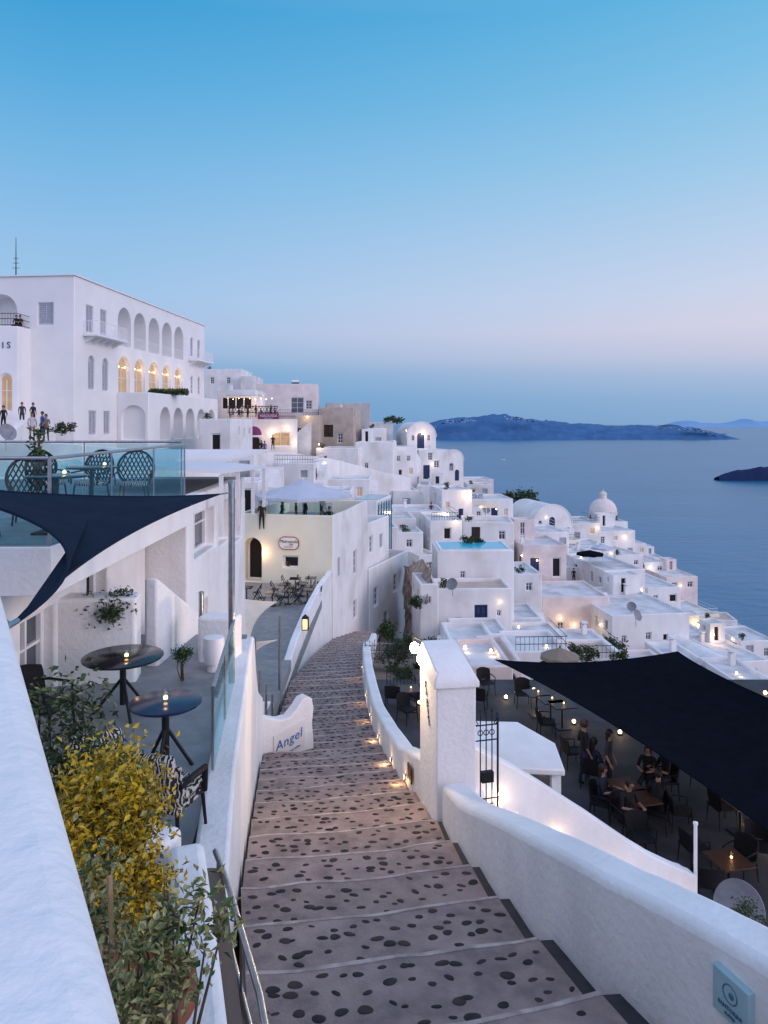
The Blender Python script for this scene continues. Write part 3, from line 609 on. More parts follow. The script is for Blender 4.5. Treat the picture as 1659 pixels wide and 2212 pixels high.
body('cafe_building','white cafe building with long dark windows over stairs',(-16,14.35,-9),0,12.2,5.9,7.55,(),(),[(.5,.4,1.9,.9,'w',.3),(2.7,.4,1.3,1.0,'l',.3),(4.3,.5,1.2,1.1,'w',.3),(1.2,2.3,.6,1,'w',.2),(3.5,2.4,.6,1,'l',.2)],WNEAR,TILE,.05,.3,'building')
struct(MB().box(-16,-3.8,8.45,14.34,-1.72,-1.4).obj('terrace_floor',TILE,bevel=.02),'upper cafe terrace slab')
wall('terrace_wall','white fascia under upper terrace',[(-16,8.40,-1.95,-1.395),(-3.75,8.40,-1.95,-1.395)],.05,side=1,bevel=.01)
wall('terrace_wall','white fascia under upper terrace',[(-3.75,8.40,-1.95,-1.395),(-3.75,14.3,-1.95,-1.395)],.045,side=-1,bevel=.01)
body('lower_building','white lower storey with small windows beside stairs',(-8.6,20.3,-14),rad(0),4.2,3.2,11.7,(),(),[(.6,2.2,.6,1,'w'),(1.9,2.2,.6,1,'l')],WNEAR,ROOFM,.25,.2,'building')
e=top('pergola_roof','slatted white and glass pergola canopy over windows','canopy',(0,0,0))
MB().prism([(-6.5,15.5,-.85),(-3.4,15.5,-1.05),(-3.4,21.5,-1.3),(-6.5,21.5,-1.0)],(0,0,.07)).obj('canopy',WFR,e)
for y in(15.7,17.5,19.5,21.3): MB().box(-3.5,-3.42,y,y+.08,-2.4,-1.1).obj('post',WFR,e)
for i in range(14): MB().box(-6.4,-3.3,15.6+.44*i,15.66+.44*i,-.80,-.74).obj('slat',WFR,e)
glassrail('glass balustrade with steel handrail round upper terrace',(-3.85,8.55,-1.4),(-3.85,14.3,-1.4),1.0,3)
glassrail('glass balustrade with steel handrail round upper terrace',(-9,8.55,-1.4),(-3.87,8.55,-1.4),1.0,3)
glassrail('glass balustrade with steel handrail at terrace back',(-9.5,14.25,-1.4),(-3.9,14.25,-1.4),1.05,3)
# ---------------------------------------------------------------- furniture templates
def chairA(label,mat=BLK,pat=None,group='dark patio chairs'):
    e=top('chair',label,'chair',(0,0,-500),group=group)
    MB().box(-.25,.25,-.25,.24,.40,.46).obj('seat',pat or mat,e,bevel=.02)
    if pat: MB().box(-.24,.24,-.24,.2,.46,.55).obj('cushion',pat,e,bevel=.035); MB().box(-.23,.23,.10,.22,.52,.95,0,Matrix.Rotation(rad(-8),4,'X')).obj('cushion',pat,e,bevel=.045)
    mb=MB(); vs=[];n=8
    for j,z in enumerate((.46,.6,.75,.86)):
        for i in range(n+1):
            t=-1+2*i/n; vs.append((t*.26,.24+.07*j/3-.10*t*t,z-(.05*t*t if j==3 else 0)))
    vs+= [(x,y+.035,z) for x,y,z in vs]; K=4*(n+1)
    fs=[(j*(n+1)+i,j*(n+1)+i+1,(j+1)*(n+1)+i+1,(j+1)*(n+1)+i) for j in range(3) for i in range(n)]
    fs+=[tuple(x+K for x in f) for f in fs]; b=[i for i in range(n+1)]+[j*(n+1)+n for j in range(1,4)]+[3*(n+1)+i for i in range(n-1,-1,-1)]+[j*(n+1) for j in(2,1)]
    fs+=[(b[i],b[(i+1)%len(b)],b[(i+1)%len(b)]+K,b[i]+K) for i in range(len(b))]
    mb.add(vs,fs).obj('backrest',mat if not pat else pat,e,smooth=True)
    for x in(-.23,.23):
        for y in(-.22,.21): MB().tube([(x*.95,y,.41),(x*1.08,y*1.12,0)],[.018,.013],8).obj('leg',mat,e)
        MB().tube([(x*1.08,-.2,.42),(x*1.12,-.2,.63),(x*1.12,.1,.65),(x*1.08,.22,.64)],.018 if not pat else .03,8).obj('armrest',mat,e,smooth=True)
    return e
CH=chairA('dark woven armchair on patio')
CHP=chairA('armchair with black and white leaf pattern',BLK,PATT,'patterned armchairs')
def chairL():
    e=top('lounge_chair','round-backed black mesh chair on glass terrace','chair',(0,0,-500),group='round-backed mesh chairs')
    MB().lathe([(0,.40),(.27,.40),(.29,.43),(.27,.47),(0,.48)],20).obj('seat',PATT,e,smooth=True)
    mb=MB(); ring=[Vector((.32*math.cos(t),.22+.10*math.sin(t)**2,.70+.32*math.sin(t))) for t in [2*math.pi*i/24 for i in range(25)]]
    mb.tube(ring,.024,6,cap=False)
    for k in range(-5,6):
        for sg in(1,-1):
            a=k*.075
            pts=[]
            for q in range(9):
                z=-.3+.6*q/8; x=a+sg*z*.5
                if (x/.32)**2+(z/.32)**2<1: pts.append((x,.23+.09*(z/.32)**2,.70+z))
            if len(pts)>1: mb.tube(pts,.013,4)
    mb.obj('backrest',BLK,e)
    for x in(-.2,.2):
        for y in(-.18,.2): MB().tube([(x,y,.41),(x*1.2,y*1.2,0)],.016,6).obj('leg',IRON,e)
    for x in(-.3,.3): MB().tube([(x*.95,-.18,.42),(x*1.05,-.15,.62),(x,.25,.66)],.016,6).obj('armrest',IRON,e)
    return e
CHL=chairL()
def chairF():
    e=top('folding_chair','slatted black folding chair on cafe terrace','chair',(0,0,-500),group='folding cafe chairs')
    mb=MB()
    for i in range(5): mb.box(-.2,.2,-.2+i*.085,-.2+i*.085+.06,.44,.46)
    mb.obj('seat',BLK,e); mb=MB()
    for z in(.62,.72,.82): mb.box(-.2,.2,.2+(z-.45)*.1,.22+(z-.45)*.1,z,z+.06)
    mb.obj('backrest',BLK,e)
    for x in(-.21,.21):
        MB().tube([(x,-.2,0),(x,.25,.9)],.018,6).obj('leg',IRON,e); MB().tube([(x,.22,0),(x,-.2,.44)],.018,6).obj('leg',IRON,e)
    return e
CHF=chairF()
def table(label,r,mat,kind,group,h=.74,tri=True):
    e=top('table',label,'table',(0,0,-500),group=group)
    if kind=='round': MB().lathe([(0,h-.03),(r-.01,h-.03),(r,h-.02),(r,h-.005),(r-.01,h),(0,h)],40).obj('table_top',mat,e,smooth=True)
    else: MB().box(-r,r,-r,r,h-.035,h).obj('table_top',mat,e,bevel=.006)
    if tri:
        MB().tube([(0,0,h-.03),(0,0,.12)],.04,10).obj('pedestal',IRON,e,smooth=True)
        for k in range(3):
            a=k*2.094+.5; MB().tube([(.02*math.cos(a),.02*math.sin(a),h*.6),(r*.75*math.cos(a),r*.75*math.sin(a),0)],.02,8).obj('leg',IRON,e)
    else:
        MB().tube([(0,0,h-.03),(0,0,.03)],.03,10).obj('pedestal',IRON,e,smooth=True)
        MB().box(-r*.6,r*.6,-r*.6,r*.6,0,.03).obj('foot',IRON,e,bevel=.008)
    return e
TR=table('round blue-black table with tripod legs',.38,TBL,'round','round terrace tables')
TB=table('round glossy black cafe table',.5,TBK,'round','round terrace tables')
TS=table('square brown wooden restaurant table',.36,WOOD,'sq','square restaurant tables',tri=False)
TG=table('round glass-topped terrace table',.38,TBK,'round','round terrace tables',tri=False)
TC=table('small square black cafe table',.33,TBK,'sq','square cafe tables',tri=False)
def candle():
    e=top('candle_glass','small glass with burning tea light','candle',(0,0,-500),group='candle glasses on tables')
    MB().lathe([(.0,.0),(.035,0),(.05,.04),(.052,.08),(.04,.13)],16).obj('glass',GLASS,e,smooth=True); MB().lathe([(0,.02),(.022,.02),(.022,.045),(0,.06)],10).obj('flame',CANDLE,e,smooth=True)
    light((0,0,.16),.35,(1,.5,.2),.02,e); return e
CD=candle()
FZ=-3.7
dup(TR,(-2.33,7.9,FZ)); dup(CD,(-2.33,7.9,FZ+.745)); dup(TB,(-3.33,9.45,FZ),.6); dup(CD,(-3.25,9.35,FZ+.745))
dup(CHP,(-1.90,6.5,FZ),rad(165)); dup(CHP,(-2.75,6.9,FZ),rad(215)); dup(CH,(-3.95,8.6,FZ),rad(80),label='black woven armchair beside round table')
dup(TG,(-4.2,9.5,-1.4)); dup(CD,(-4.1,9.5,-.655)); dup(TG,(-4.5,11.4,-1.4)); dup(CD,(-4.3,11.4,-.655))
for x,y,a in((-4.95,10.4,200),(-4.15,12.3,10),(-4.95,12.5,-20),(-5.2,9.4,90),(-4.95,8.95,190),(-5.7,12.6,60)): dup(CHL,(x,y,-1.4),rad(a),.92)
PZ=-9.5
def pp(h,v): Y=9.5*1600/(v-915); return ((h-830)/1600*Y,Y)
for h,v,a in((1235,1655,100),(1300,1770,60),(1350,1800,20),(1420,1790,-30),(1440,1720,-90),(1500,1870,100),(1530,1950,170),(1600,1900,-60),(1560,1780,100),(1050,1500,20),(1035,1535,160),(850,1530,170),(880,1560,40),(905,1530,-60),(1180,1590,90),(1640,1870,-20),(1130,1525,0),(1520,1700,40),(1610,1760,20),(1280,1700,150),(1385,1850,10),(1470,1790,80)):
    x,y=pp(h,v); dup(CH,(x,y,PZ),rad(a))
for h,v in((1385,1790),(1350,1760),(1575,1935),(1190,1560),(1160,1545),(885,1535),(1600,1800),(1215,1572),(1010,1520)):
    x,y=pp(h,v); dup(TS,(x,y,PZ),rad(12))
    if v not in(1790,): dup(CD,(x+.05,y,PZ+.745))
e=top('patio_light_strip','warm light strip along patio edge','lamp',(8.6,17.6,PZ),rad(-68)); MB().box(0,4,-.02,.02,.05,.09).obj('bulb',BULB,e); MB().box(0,4,.02,.05,.0,.12).obj('casing',IRON,e); light((1,-.25,.3),4,parent=e); light((3,-.25,.3),4,parent=e)
for x,y in((4.2,25.5),(5.3,26.2),(6.5,27),(8,26),(2.4,26.5),(1.2,25),(3.2,27),(5.0,24.2),(6.0,23.4),(7.2,22.6),(4.4,20.5)):
    e=top('floor_lantern','small warm lantern on patio floor','lamp',(x,y,PZ),group='floor lanterns on patio'); MB().lathe([(.07,0),(.08,.03),(.06,.05)],10).obj('base',IRON,e); MB().lathe([(0,.05),(.05,.06),(.055,.12),(0,.16)],10).obj('bulb',BULB,e,smooth=True); light((0,0,.35),4,parent=e)
# ---------------------------------------------------------------- foliage
def bush(name,label,c,rx,ry,rz,n,ls,mats,wts=None,stems=8,base=None,clus=14,pot=False,group=None,seed=1,cat='plant',fill=.42,wid=.46):
    rnd=random.Random(seed); c=Vector(c); base=Vector(base) if base else c-Vector((0,0,rz))
    e=top(name,label,cat,base,group=group); cl=[]
    for i in range(clus):
        while True:
            p=Vector((rnd.uniform(-1,1),rnd.uniform(-1,1),rnd.uniform(-1,1)))
            if .3<p.length<1: break
        cl.append(Vector((p.x*rx,p.y*ry,p.z*rz))+c-base)
    st=MB()
    for i in range(min(stems,clus)):
        q=cl[i]; mid=q*.5+Vector((rnd.uniform(-1,1)*rx*.3,rnd.uniform(-1,1)*ry*.3,0)); st.tube([Vector((rnd.uniform(-.03,.03),rnd.uniform(-.03,.03),0)),mid,q],[ls*.22,ls*.15,ls*.07],5)
    st.obj('branch',STEM,e)
    mb=MB(); cr=min(rx,ry,rz)*fill
    for i in range(n):
        q=rnd.choice(cl); d=Vector((rnd.gauss(0,1),rnd.gauss(0,1),rnd.gauss(0,1)))*cr*.6; p=q+d
        a=Vector((rnd.gauss(0,1),rnd.gauss(0,1),rnd.gauss(.3,.6))).normalized(); b=a.cross(Vector((rnd.random(),rnd.random(),rnd.random()))).normalized()
        l=ls*rnd.uniform(.6,1.2); w_=l*wid; nn=a.cross(b)*l*.12
        mb.add([p,p+a*l*.45+b*w_*.5-nn,p+a*l,p+a*l*.45-b*w_*.5-nn,p+a*l*.5+nn*.3],[(0,1,4),(1,2,4),(2,3,4),(3,0,4)],rnd.choices(range(len(mats)),wts or [1]*len(mats))[0])
    mb.obj('foliage',mats,e,merge=False)
    return e
bush('shrub','dense yellow-leaved euonymus shrub in planter',(-1.31,3.55,-1.90),.21,.27,.29,6200,.040,[LEAFY,LEAF,LEAFV],[10,1,1],8,(-1.25,3.6,-2.75),52,seed=3,fill=.55,wid=.6)
bush('shrub','dense yellow-leaved euonymus shrub in planter',(-1.17,3.45,-2.2),.15,.2,.16,1500,.038,[LEAFY,LEAF,LEAFV],[8,1,1],5,(-1.15,3.5,-2.75),20,seed=33,fill=.5,wid=.6)
bush('shrub','sprawling olive-green shrub behind parapet',(-1.80,4.1,-1.74),.27,.3,.26,1500,.048,[LEAFD,LEAF,LEAFV],[5,3,1],12,(-1.7,4.1,-2.9),24,seed=4,fill=.5,wid=.55)
bush('shrub','sprawling olive-green shrub behind parapet',(-1.58,4.2,-2.0),.18,.2,.20,650,.048,[LEAFD,LEAF],[4,3],8,(-1.5,4.2,-2.9),14,seed=14,fill=.5,wid=.55)
bush('potted_shrub','leggy variegated shrub on bare stems',(-.66,2.45,-1.72),.14,.16,.2,420,.045,[LEAFV,LEAF],[3,1],9,(-.75,2.5,-2.5),10,seed=5,wid=.55)
bush('potted_shrub','leggy variegated shrub on bare stems',(-.84,2.35,-1.82),.17,.2,.28,650,.045,[LEAFV,LEAF,STEM],[4,1,.3],12,(-.85,2.4,-2.6),15,seed=6,wid=.55)
bush('potted_shrub','leggy variegated shrub on bare stems',(-1.03,2.75,-1.80),.12,.14,.20,380,.042,[LEAFV,LEAF],[3,1],8,(-1.05,2.75,-2.5),11,seed=8,wid=.55)
e=top('plant_pot','round terracotta pot among shrubs','plant pot',(-1.0,2.95,-2.75)); MB().lathe([(0,.0),(.16,0),(.2,.3),(.22,.42),(.25,.43),(.25,.5),(.22,.5),(.21,.42),(0,.42)],28).obj('pot',TERRA,e,smooth=True); MB().lathe([(0,.45),(.2,.43)],16).obj('soil',ROCK,e)
struct(MB().prism([(-2.8,1.5,-2.75),(-.45,1.5,-2.75),(-.6,3.3,-2.9),(-1.2,5.5,-3.3),(-2.8,5.5,-3.3)],(0,0,-1)).obj('soil_bed',ROCK),'dark planter soil')
for i,(x,y,h,tl) in enumerate(((-.88,2.55,1.0,.12),(-.92,2.6,1.1,-.05),(-.8,2.4,.8,.1),(-1.15,2.9,.9,.05),(-.6,2.2,.7,-.1))):
    e=top('bamboo_cane','thin bamboo cane supporting shrub stems','garden cane',(x,y,-2.7),group='bamboo canes in planter'); MB().tube([(0,0,0),(tl*.5,0,h*.5),(tl,.02,h)],.009,6).obj('cane',BAMB,e); MB().tube([(tl*.5-.012,0,h*.5),(tl*.5+.012,0,h*.5+.01)],.012,6).obj('tie',RED,e)
p=S(245,1318,10.75); bush('shrub','round dark green shrub on white ledge',(p.x,p.y,p.z+.05),.36,.25,.2,1700,.07,[LEAFD,LEAF],None,8,seed=9,clus=26,fill=.6,wid=.6)
p=S(393,1412,10.6); bush('potted_shrub','small clipped green shrub on terrace',(p.x,p.y,p.z),.12,.12,.13,700,.045,[LEAF,LEAFD],None,6,(p.x,p.y,-3.68),seed=10)
bush('potted_shrub','slender broad-leaved plant on upper glass terrace',(-5.4,11.6,-.4),.12,.12,.32,90,.13,[LEAFD,LEAF],None,7,(-5.4,11.6,-1.4),seed=11)
for h,v,Y,rx,rz,n,ls in ((838,1362,34,.42,.5,800,.16),(850,1420,33,.65,.6,1300,.16),(870,1400,35,.5,.5,900,.16),(872,1450,31,.4,.4,700,.12),(900,1300,49.5,.45,.45,500,.2),(915,1440,34,.5,.35,700,.14),(885,1470,31,.35,.25,400,.12),(940,1400,40,.7,.4,700,.18),
    (1125,1090,118,3.2,1.8,1400,.6),(1155,1108,115,2.2,1.3,900,.6),(1100,1078,122,1.5,.8,400,.6),(1015,1172,60,1.0,.45,600,.25),(1045,1180,60,.7,.35,400,.25),(1290,1402,62,1.6,.7,900,.3),(1322,1400,62,1.0,.8,600,.3),(1145,1380,56,1.2,.4,500,.25),(140,925,44,.9,.3,500,.2),(850,908,120,1.6,.35,200,.6),(1150,1378,60,.8,.4,300,.25),(1085,1118,110,1,.6,300,.4),(1615,2005,9.2,.30,.26,1300,.05),(1270,1412,43,.7,.4,500,.2),(1340,1420,43,.6,.35,400,.2),(1240,1405,41,.4,.3,300,.2)):
    p=S(h,v,Y); bush('shrub','leafy green shrub growing between white houses',tuple(p),rx,rx*.8,rz,n,ls,[LEAFD,LEAF],[2,1],6,seed=int(h+v),clus=16)
hd=top('hedge','clipped dark green hedge along hotel terrace','hedge',(0,0,0))
mb=MB()
for i in range(900):
    p=S(random.uniform(325,405),random.uniform(843,850),73+random.uniform(-.4,.4)); a=Vector((random.gauss(0,1),random.gauss(0,1),random.gauss(0,1))).normalized()*.3; b=a.orthogonal().normalized()*.12
    mb.add([p-a,p+b,p+a,p-b],[(0,1,2,3)],random.randint(0,1))
mb.obj('foliage',[LEAFD,LEAF],hd,merge=False)
# ---------------------------------------------------------------- hotel
k=1.2; C1=Vector((-20.9*k,50*k,-2.6*k)); yaw=rad(-5.5); HW=14; cu,su=math.cos(yaw),math.sin(yaw)
loc=C1-Vector((HW*cu,HW*su,0))*k
ro=[(1.6,1.7,1.1,1.9,'s'),(3.7,1.7,1.0,1.9,'s')]+[(6.5+2.85*i,1.0,2.35,3.0,'an',1.5) for i in range(5)]+[(22.0,1.6,.8,1.8,'as'),(24.0,1.6,.8,1.8,'as'),(1.9,5.2,.95,2.4,'as'),(4.0,5.2,.95,2.4,'as')]
ro+=[(6.6+2.85*i,4.75,2.1,2.95,'al',.35) for i in range(5)]+[(22.1,5.3,.7,1.8,'aw'),(24.1,5.3,.7,1.8,'aw'),(2.0,9.1,1.1,1.7,'s'),(4.2,9.1,1.0,1.7,'s')]
H=body('hotel_building','large white three-storey hotel with rows of arches',loc,yaw,HW,26.1,12.6,[(11.4,1.8,1.1,1.5,'s'),(7.6,1.2,2.3,2.1,'an',1.2)],(),ro,HOTEL,ROOFM,.2,.25,'hotel',.05,sc=k)
MB().box(-.1,HW+.12,-.12,26.2,12.6,12.68).obj('cornice',HOTEL,H)
x0=HW
def balcony(u0,u1,z,pr=1.1):
    MB().box(x0,x0+pr,u0,u1,z-.16,z).obj('balcony',HOTEL,H,bevel=.03)
    for i in range(5): 
        u=lerp(u0+.3,u1-.4,i/4); MB().prism([(x0,u,z-.16),(x0+pr*.8,u,z-.16),(x0+pr*.4,u,z-.38),(x0,u,z-.6)],(0,.14,0)).obj('bracket',HOTEL,H)
    r=MB(); pts=[(x0,u0+.05,0),(x0+pr-.06,u0+.05,0),(x0+pr-.06,u1-.05,0),(x0,u1-.05,0)]
    for zz in(z+.1,z+.9): r.tube([(a,b,zz) for a,b,_ in pts],.025,5)
    for a,b in zip(pts,pts[1:]):
        L_=(Vector(b)-Vector(a)).length; n_=int(L_/.18)
        for i in range(n_+1): q=Vector(a).lerp(Vector(b),i/n_); r.tube([(q.x,q.y,z),(q.x,q.y,z+.9)],.013,4)
    r.obj('railing',WFR,H)
ZB=12.6-3.8
balcony(1.1,5.9,ZB); balcony(21.4,25.7,ZB)
r=MB()
for i in range(5):
    u=6.5+2.85*i
    for zz in(.1,.85): r.tube([(x0-.1,u,12.6-4.0+zz),(x0-.1,u+2.35,12.6-4.0+zz)],.02,4)
    for q in range(12): r.tube([(x0-.1,u+.19*q+.1,12.6-4.0),(x0-.1,u+.19*q+.1,12.6-4.0+.85)],.012,4)
r.obj('railing',WFR,H)
for i in range(5):
    mb=MB(); u=6.5+2.85*i; mb.box(x0-1.5+.02,x0-1.44,u+.7,u+1.7,8.62,10.7); mb.obj('door',SHUT,H)
    b=MB(); b.lathe([(0,-.08),(.06,-.04),(.07,.02),(0,.07)],10,c=(x0-.24,u+.55,12.6-5.6)); b.lathe([(0,-.08),(.06,-.04),(.07,.02),(0,.07)],10,c=(x0-.24,u+1.7,12.6-5.6)); b.obj('lamp',BULB,H,smooth=True)
    light((x0+.45,u+1.2,12.6-5.3),9*k,r=.1,parent=H)
W2=body('hotel_wing','white arcaded lower wing with terrace roof',C1+Vector((-su*6.3,cu*6.3,0))*k,yaw,2.5,16.4,2.6+2.37,[(.35,1.0,1.9,2.6,'an',.25)],(),[(2.2+2.8*i,1.05,2.2,2.6,'an',1.4) for i in range(5)],HOTEL,ROOFM,.35,.2,'hotel',.05,sc=k)
p=Vector((-24.0*k,48.6*k,0)); W3=body('hotel_bay','white projecting hotel entrance bay with lettering',(p.x-9*k,p.y,C1.z),yaw*0,9,3.2,9.0,[(7.75,3.1,.85,2.5,'al',.2)],(),[],HOTEL,ROOFM,.1,.2,'hotel',.05,sc=k)
text('ATLANTIS',.6,(8.52,-.03,7.55),0,BLUE,W3,align='RIGHT',space=1.55)
r=MB()
for zz in(9.1,9.5,9.85): r.tube([(.1,.1,zz),(8.9,.1,zz),(8.9,3,zz)],.022,5)
for i in range(46): r.tube([(.1+.19*i,.1,9),(.1+.19*i,.1,9.85)],.012,4)
r.obj('railing',IRON,W3)
p=S(35,592,61); e=top('antenna_mast','thin radio mast on hotel roof','antenna',tuple(p)); MB().tube([(0,0,-.3),(0,0,3)],[.05,.02],6).obj('mast',IRON,e); mb=MB()
for z,l in((.5,.3),(.9,.25),(1.3,.2)): mb.tube([(-l,0,z),(l,0,z)],.02,4)
mb.obj('crossbars',IRON,e)
mb=MB()
for i in range(12): mb.box(-42,-25.5,48+.45*i,48+.45*(i+1) if i<11 else 57.5,-6,-1.6+.17*i)
struct(mb.obj('stairs',WHITE),'white steps in front of hotel')
wall('garden_wall','low white wall below hotel steps',[(-30,44,-6,-.9),(-22,45,-6,-1.0),(-15,47,-6,-1.7),(-11,50,-8,-2.9)],.4,side=-1,mat=WHITE)
# ---------------------------------------------------------------- cafe building at path bend
cy=rad(-12); c,s_=math.cos(cy),math.sin(cy); K1=Vector((-3.1,45,0)); lo=K1-Vector((6.2*c,6.2*s_,0))
E=body('cafe_house','cream cafe house with arched doorway and roof terrace',(lo.x,lo.y,-18),cy,6.2,9.2,12.4,[(.35,1.5,1.25,2.75,'ak',1.0),(3.0,2.55,1.0,.72,'k',.25)],(),[(1.1,2.8,.6,1.2,'s'),(5.0,3.0,1.0,1.7,'w'),(5.0,6.4,1.0,1.3,'w')],CREAM,TILE,.95,.22,'building',.05,side=WHITE)
c2,s2=math.cos(rad(-21)),math.sin(rad(-21)); K2=Vector((-1.05,54,-22)); l2=K2-Vector((6*c2,6*s2,0))
body('row_house','white house with shuttered windows and tan roof along path',l2,rad(-21),6,8.6,11.4,(),(),[(.8,1.6,.95,1.4,'w'),(5.0,1.4,.95,1.4,'w'),(2.9,3.9,.9,1.2,'s')],WHITE,TAN,.3,.22,'building')
light((3.2,54,-13),45,(1,.86,.78),1.2).name='lane_fill_light'  # added fill light for the grey house wall, no lamp here; deleted at the end
body('row_house','tall white house block rising behind the cafe',(K2.x-4.2,K2.y+1.2,-20),rad(-18),4.0,6,12.6,[(1,1,.8,1.1,'w')],(),[(1.2,1.0,.8,1.3,'w'),(3.6,1.2,.8,1.1,'s')],WHITE,ROOFM,.25,.2,'building')
e=top('cafe_sign','round-cornered framed cafe name board','sign',Vector((lo.x,lo.y,-7.35))+Vector((c,s_,0))*3.4+Vector((s_,-c,0))*.04,cy)
def rrect(w_,h_,r,y): 
    P_=[]
    for cx,cz,a0 in((w_-r,h_-r,0),(-w_+r,h_-r,90),(-w_+r,-h_+r,180),(w_-r,-h_+r,270)):
        for i in range(6): a=rad(a0+18*i); P_.append((cx+r*math.cos(a),y,cz+r*math.sin(a)))
    return P_
MB().prism(rrect(.66,.40,.36,0),(0,-.04,0)).obj('frame',INKR,e); MB().prism(rrect(.61,.35,.31,-.042),(0,-.01,0)).obj('board',SIGNW,e)
text('Metropolis',.27,(0,-.058,.02),0,INKK,e,shear=.25); text('cafe',.16,(.15,-.058,-.13),0,INKK,e,shear=.2); text('BAR RESTAURANT',.07,(0,-.058,-.25),0,INKR,e)
light(Vector((-6,42.5,-7)),75,(1,.78,.42),.3).name='cafe_lamp_light'
light(Vector((-7.6,45.6,-8)),25,(1,.6,.28),.2).name='doorway_light'
p=S(622,1222,44.5); bush('potted_shrub','little potted geranium on cafe window sill',(p.x,p.y,p.z+.1),.14,.12,.14,120,.09,[LEAF,RED],[3,1],4,seed=31,clus=6)
struct(MB().prism([(-12,28,-9.8),(-3.6,28,-9.8),(-3.4,44.8,-9.8),(-12,46.5,-9.8)],(0,0,-.4)).obj('terrace_floor',TILE),'cafe terrace paving')
for i,(x,y) in enumerate(((-5.2,43.4),(-4.3,43.6),(-4.7,42),(-5.6,41.8),(-4.2,40.5),(-5.2,40.2),(-6.0,39.8),(-7.6,41))):
    dup(TC,(x,y,-9.8)); dup(CHF,(x-.55,y,-9.8),rad(90)); dup(CHF,(x+.55,y+.05,-9.8),rad(-90))
def parasol(p,r,h,mat,label,n=8,pole=2.6,thatch=False):
    e=top('parasol',label,'parasol',(p[0],p[1],p[2]-pole)); mb=MB(); vs=[(0,0,pole)]
    for k_ in range(3):
        f=(k_+1)/3
        for i in range(n*2):
            a=math.pi*i/n; rr=r*f*(1 if i%2==0 else .955); vs.append((rr*math.cos(a),rr*math.sin(a),pole-h*(f**.9)+(0 if i%2==0 else .05*f)))
    m_=n*2; fs=[(0,1+i,1+(i+1)%m_) for i in range(m_)]+[(1+k_*m_+i,1+(k_+1)*m_+i,1+(k_+1)*m_+(i+1)%m_,1+k_*m_+(i+1)%m_) for k_ in range(2) for i in range(m_)]
    mb.add(vs,fs).obj('canopy',mat,e); vl=MB(); o=1+2*m_
    vl.add([Vector(vs[o+i]) for i in range(m_)]+[Vector(vs[o+i])-Vector((0,0,.18)) for i in range(m_)],[(i,(i+1)%m_,(i+1)%m_+m_,i+m_) for i in range(m_)]).obj('valance',mat,e)
    MB().tube([(0,0,0),(0,0,pole+.1)],.04,8).obj('pole',WFR if not thatch else DWOOD,e,smooth=True); return e
parasol(S(655,1036,48.5),3.2,1.0,CANV,'large pale parasol over cafe roof terrace',pole=3.0)
parasol(S(1210,1398,38),1.0,.45,STRAW,'thatched straw parasol on terrace',pole=2.3,thatch=True)
parasol(S(1275,1188,82),1.5,.4,NAVY,'dark blue parasol on rooftop',pole=2)
glassrail('glass balustrade on cafe roof terrace',Vector((lo.x,lo.y,-5.6))+Vector((c,s_,0))*2.0+Vector((-s_,c,0))*.1,Vector((lo.x,lo.y,-5.6))+Vector((c,s_,0))*6.1+Vector((-s_,c,0))*.1,.75,4)
e=body('glass_building','teal glazed stair building behind cafe',tuple(S(760,1080,62)-Vector((0,0,9))),rad(-14),2.2,5,9,(),(),(),WHITE,ROOFM,.2,.2,'building')
mb=MB(); mb.box(2.22,2.28,.2,4.8,4,8.6).obj('glass_wall',GLT,e)
for i in range(6): MB().box(2.28,2.33,.2+i*.9,.26+i*.9,4,8.8).obj('mullion',BLUE,e)
MB().box(.2,2.0,.1,4.8,9.0,9.05).obj('glass_roof',M('pale teal glass roof',(.30,.52,.56),(.26,.48,.53),2,.15,spec=.6),e)
# ---------------------------------------------------------------- town (surveyed houses)
hs(443,523,797,842,150,12,0,[(455,815,8,14,'w'),(490,815,8,14,'w')],found=8)
hs(520,551,812,835,148,10,0,[],found=8)
hs(553,686,829,900,112,12,rad(4),[(628,858,28,34,'w'),(660,864,14,20,'w')],PINK,found=4,label='pale pink two-storey house with recessed windows')
hs(470,553,842,915,97,6,0,[(480,858,66,26,'k')],found=4,label='white restaurant house with open lit balcony')
hs(490,640,905,985,90,6,rad(6),[(500,930,10,20,'w'),(536,940,26,45,'ak'),(585,934,40,30,'l')],WHITE,found=5,label='white restaurant front with purple doorway awning')
hs(600,690,897,965,104,8,0,[(608,908,14,20,'w'),(640,925,14,24,'b')],BEIGE,found=5,label='beige stone house beside outdoor steps')
hs(690,765,880,960,110,8,rad(-6),[(700,918,20,26,'b'),(730,935,12,22,'w')],BEIGE,TAN,found=5,label='beige earth-coloured house on ridge')
hs(705,800,870,912,118,10,rad(5),[(757,880,10,16,'w')],GREY,found=5,label='grey-white house on ridge')
hs(762,850,912,968,120,8,0,[(775,930,8,12,'w'),(800,925,8,12,'w'),(825,935,8,12,'k')])
hs(795,835,925,975,112,6,rad(8))
hs(683,775,968,1056,96,8,rad(-8),[(700,985,7,10,'k'),(730,1005,9,12,'w'),(752,1005,9,12,'w')])
hs(768,850,955,1056,98,8,rad(-4),[(788,1000,8,12,'w'),(808,1028,9,12,'w'),(822,1028,9,12,'w'),(793,1028,8,12,'k')])
hs(845,903,965,1050,101,9,rad(22),[(858,985,8,12,'w'),(880,985,8,12,'w'),(862,1015,8,12,'k'),(885,1012,9,14,'l')])
vault(880,943,912,985,116,9,rad(10),[(902,935,16,40,'ad'),(890,940,6,12,'aw'),(925,940,6,12,'aw')],label='white barrel-vaulted house with lit arched doorway')
hs(905,967,972,1048,108,7,rad(8),[(915,1005,14,30,'d'),(938,995,12,16,'w'),(925,978,10,16,'w')])
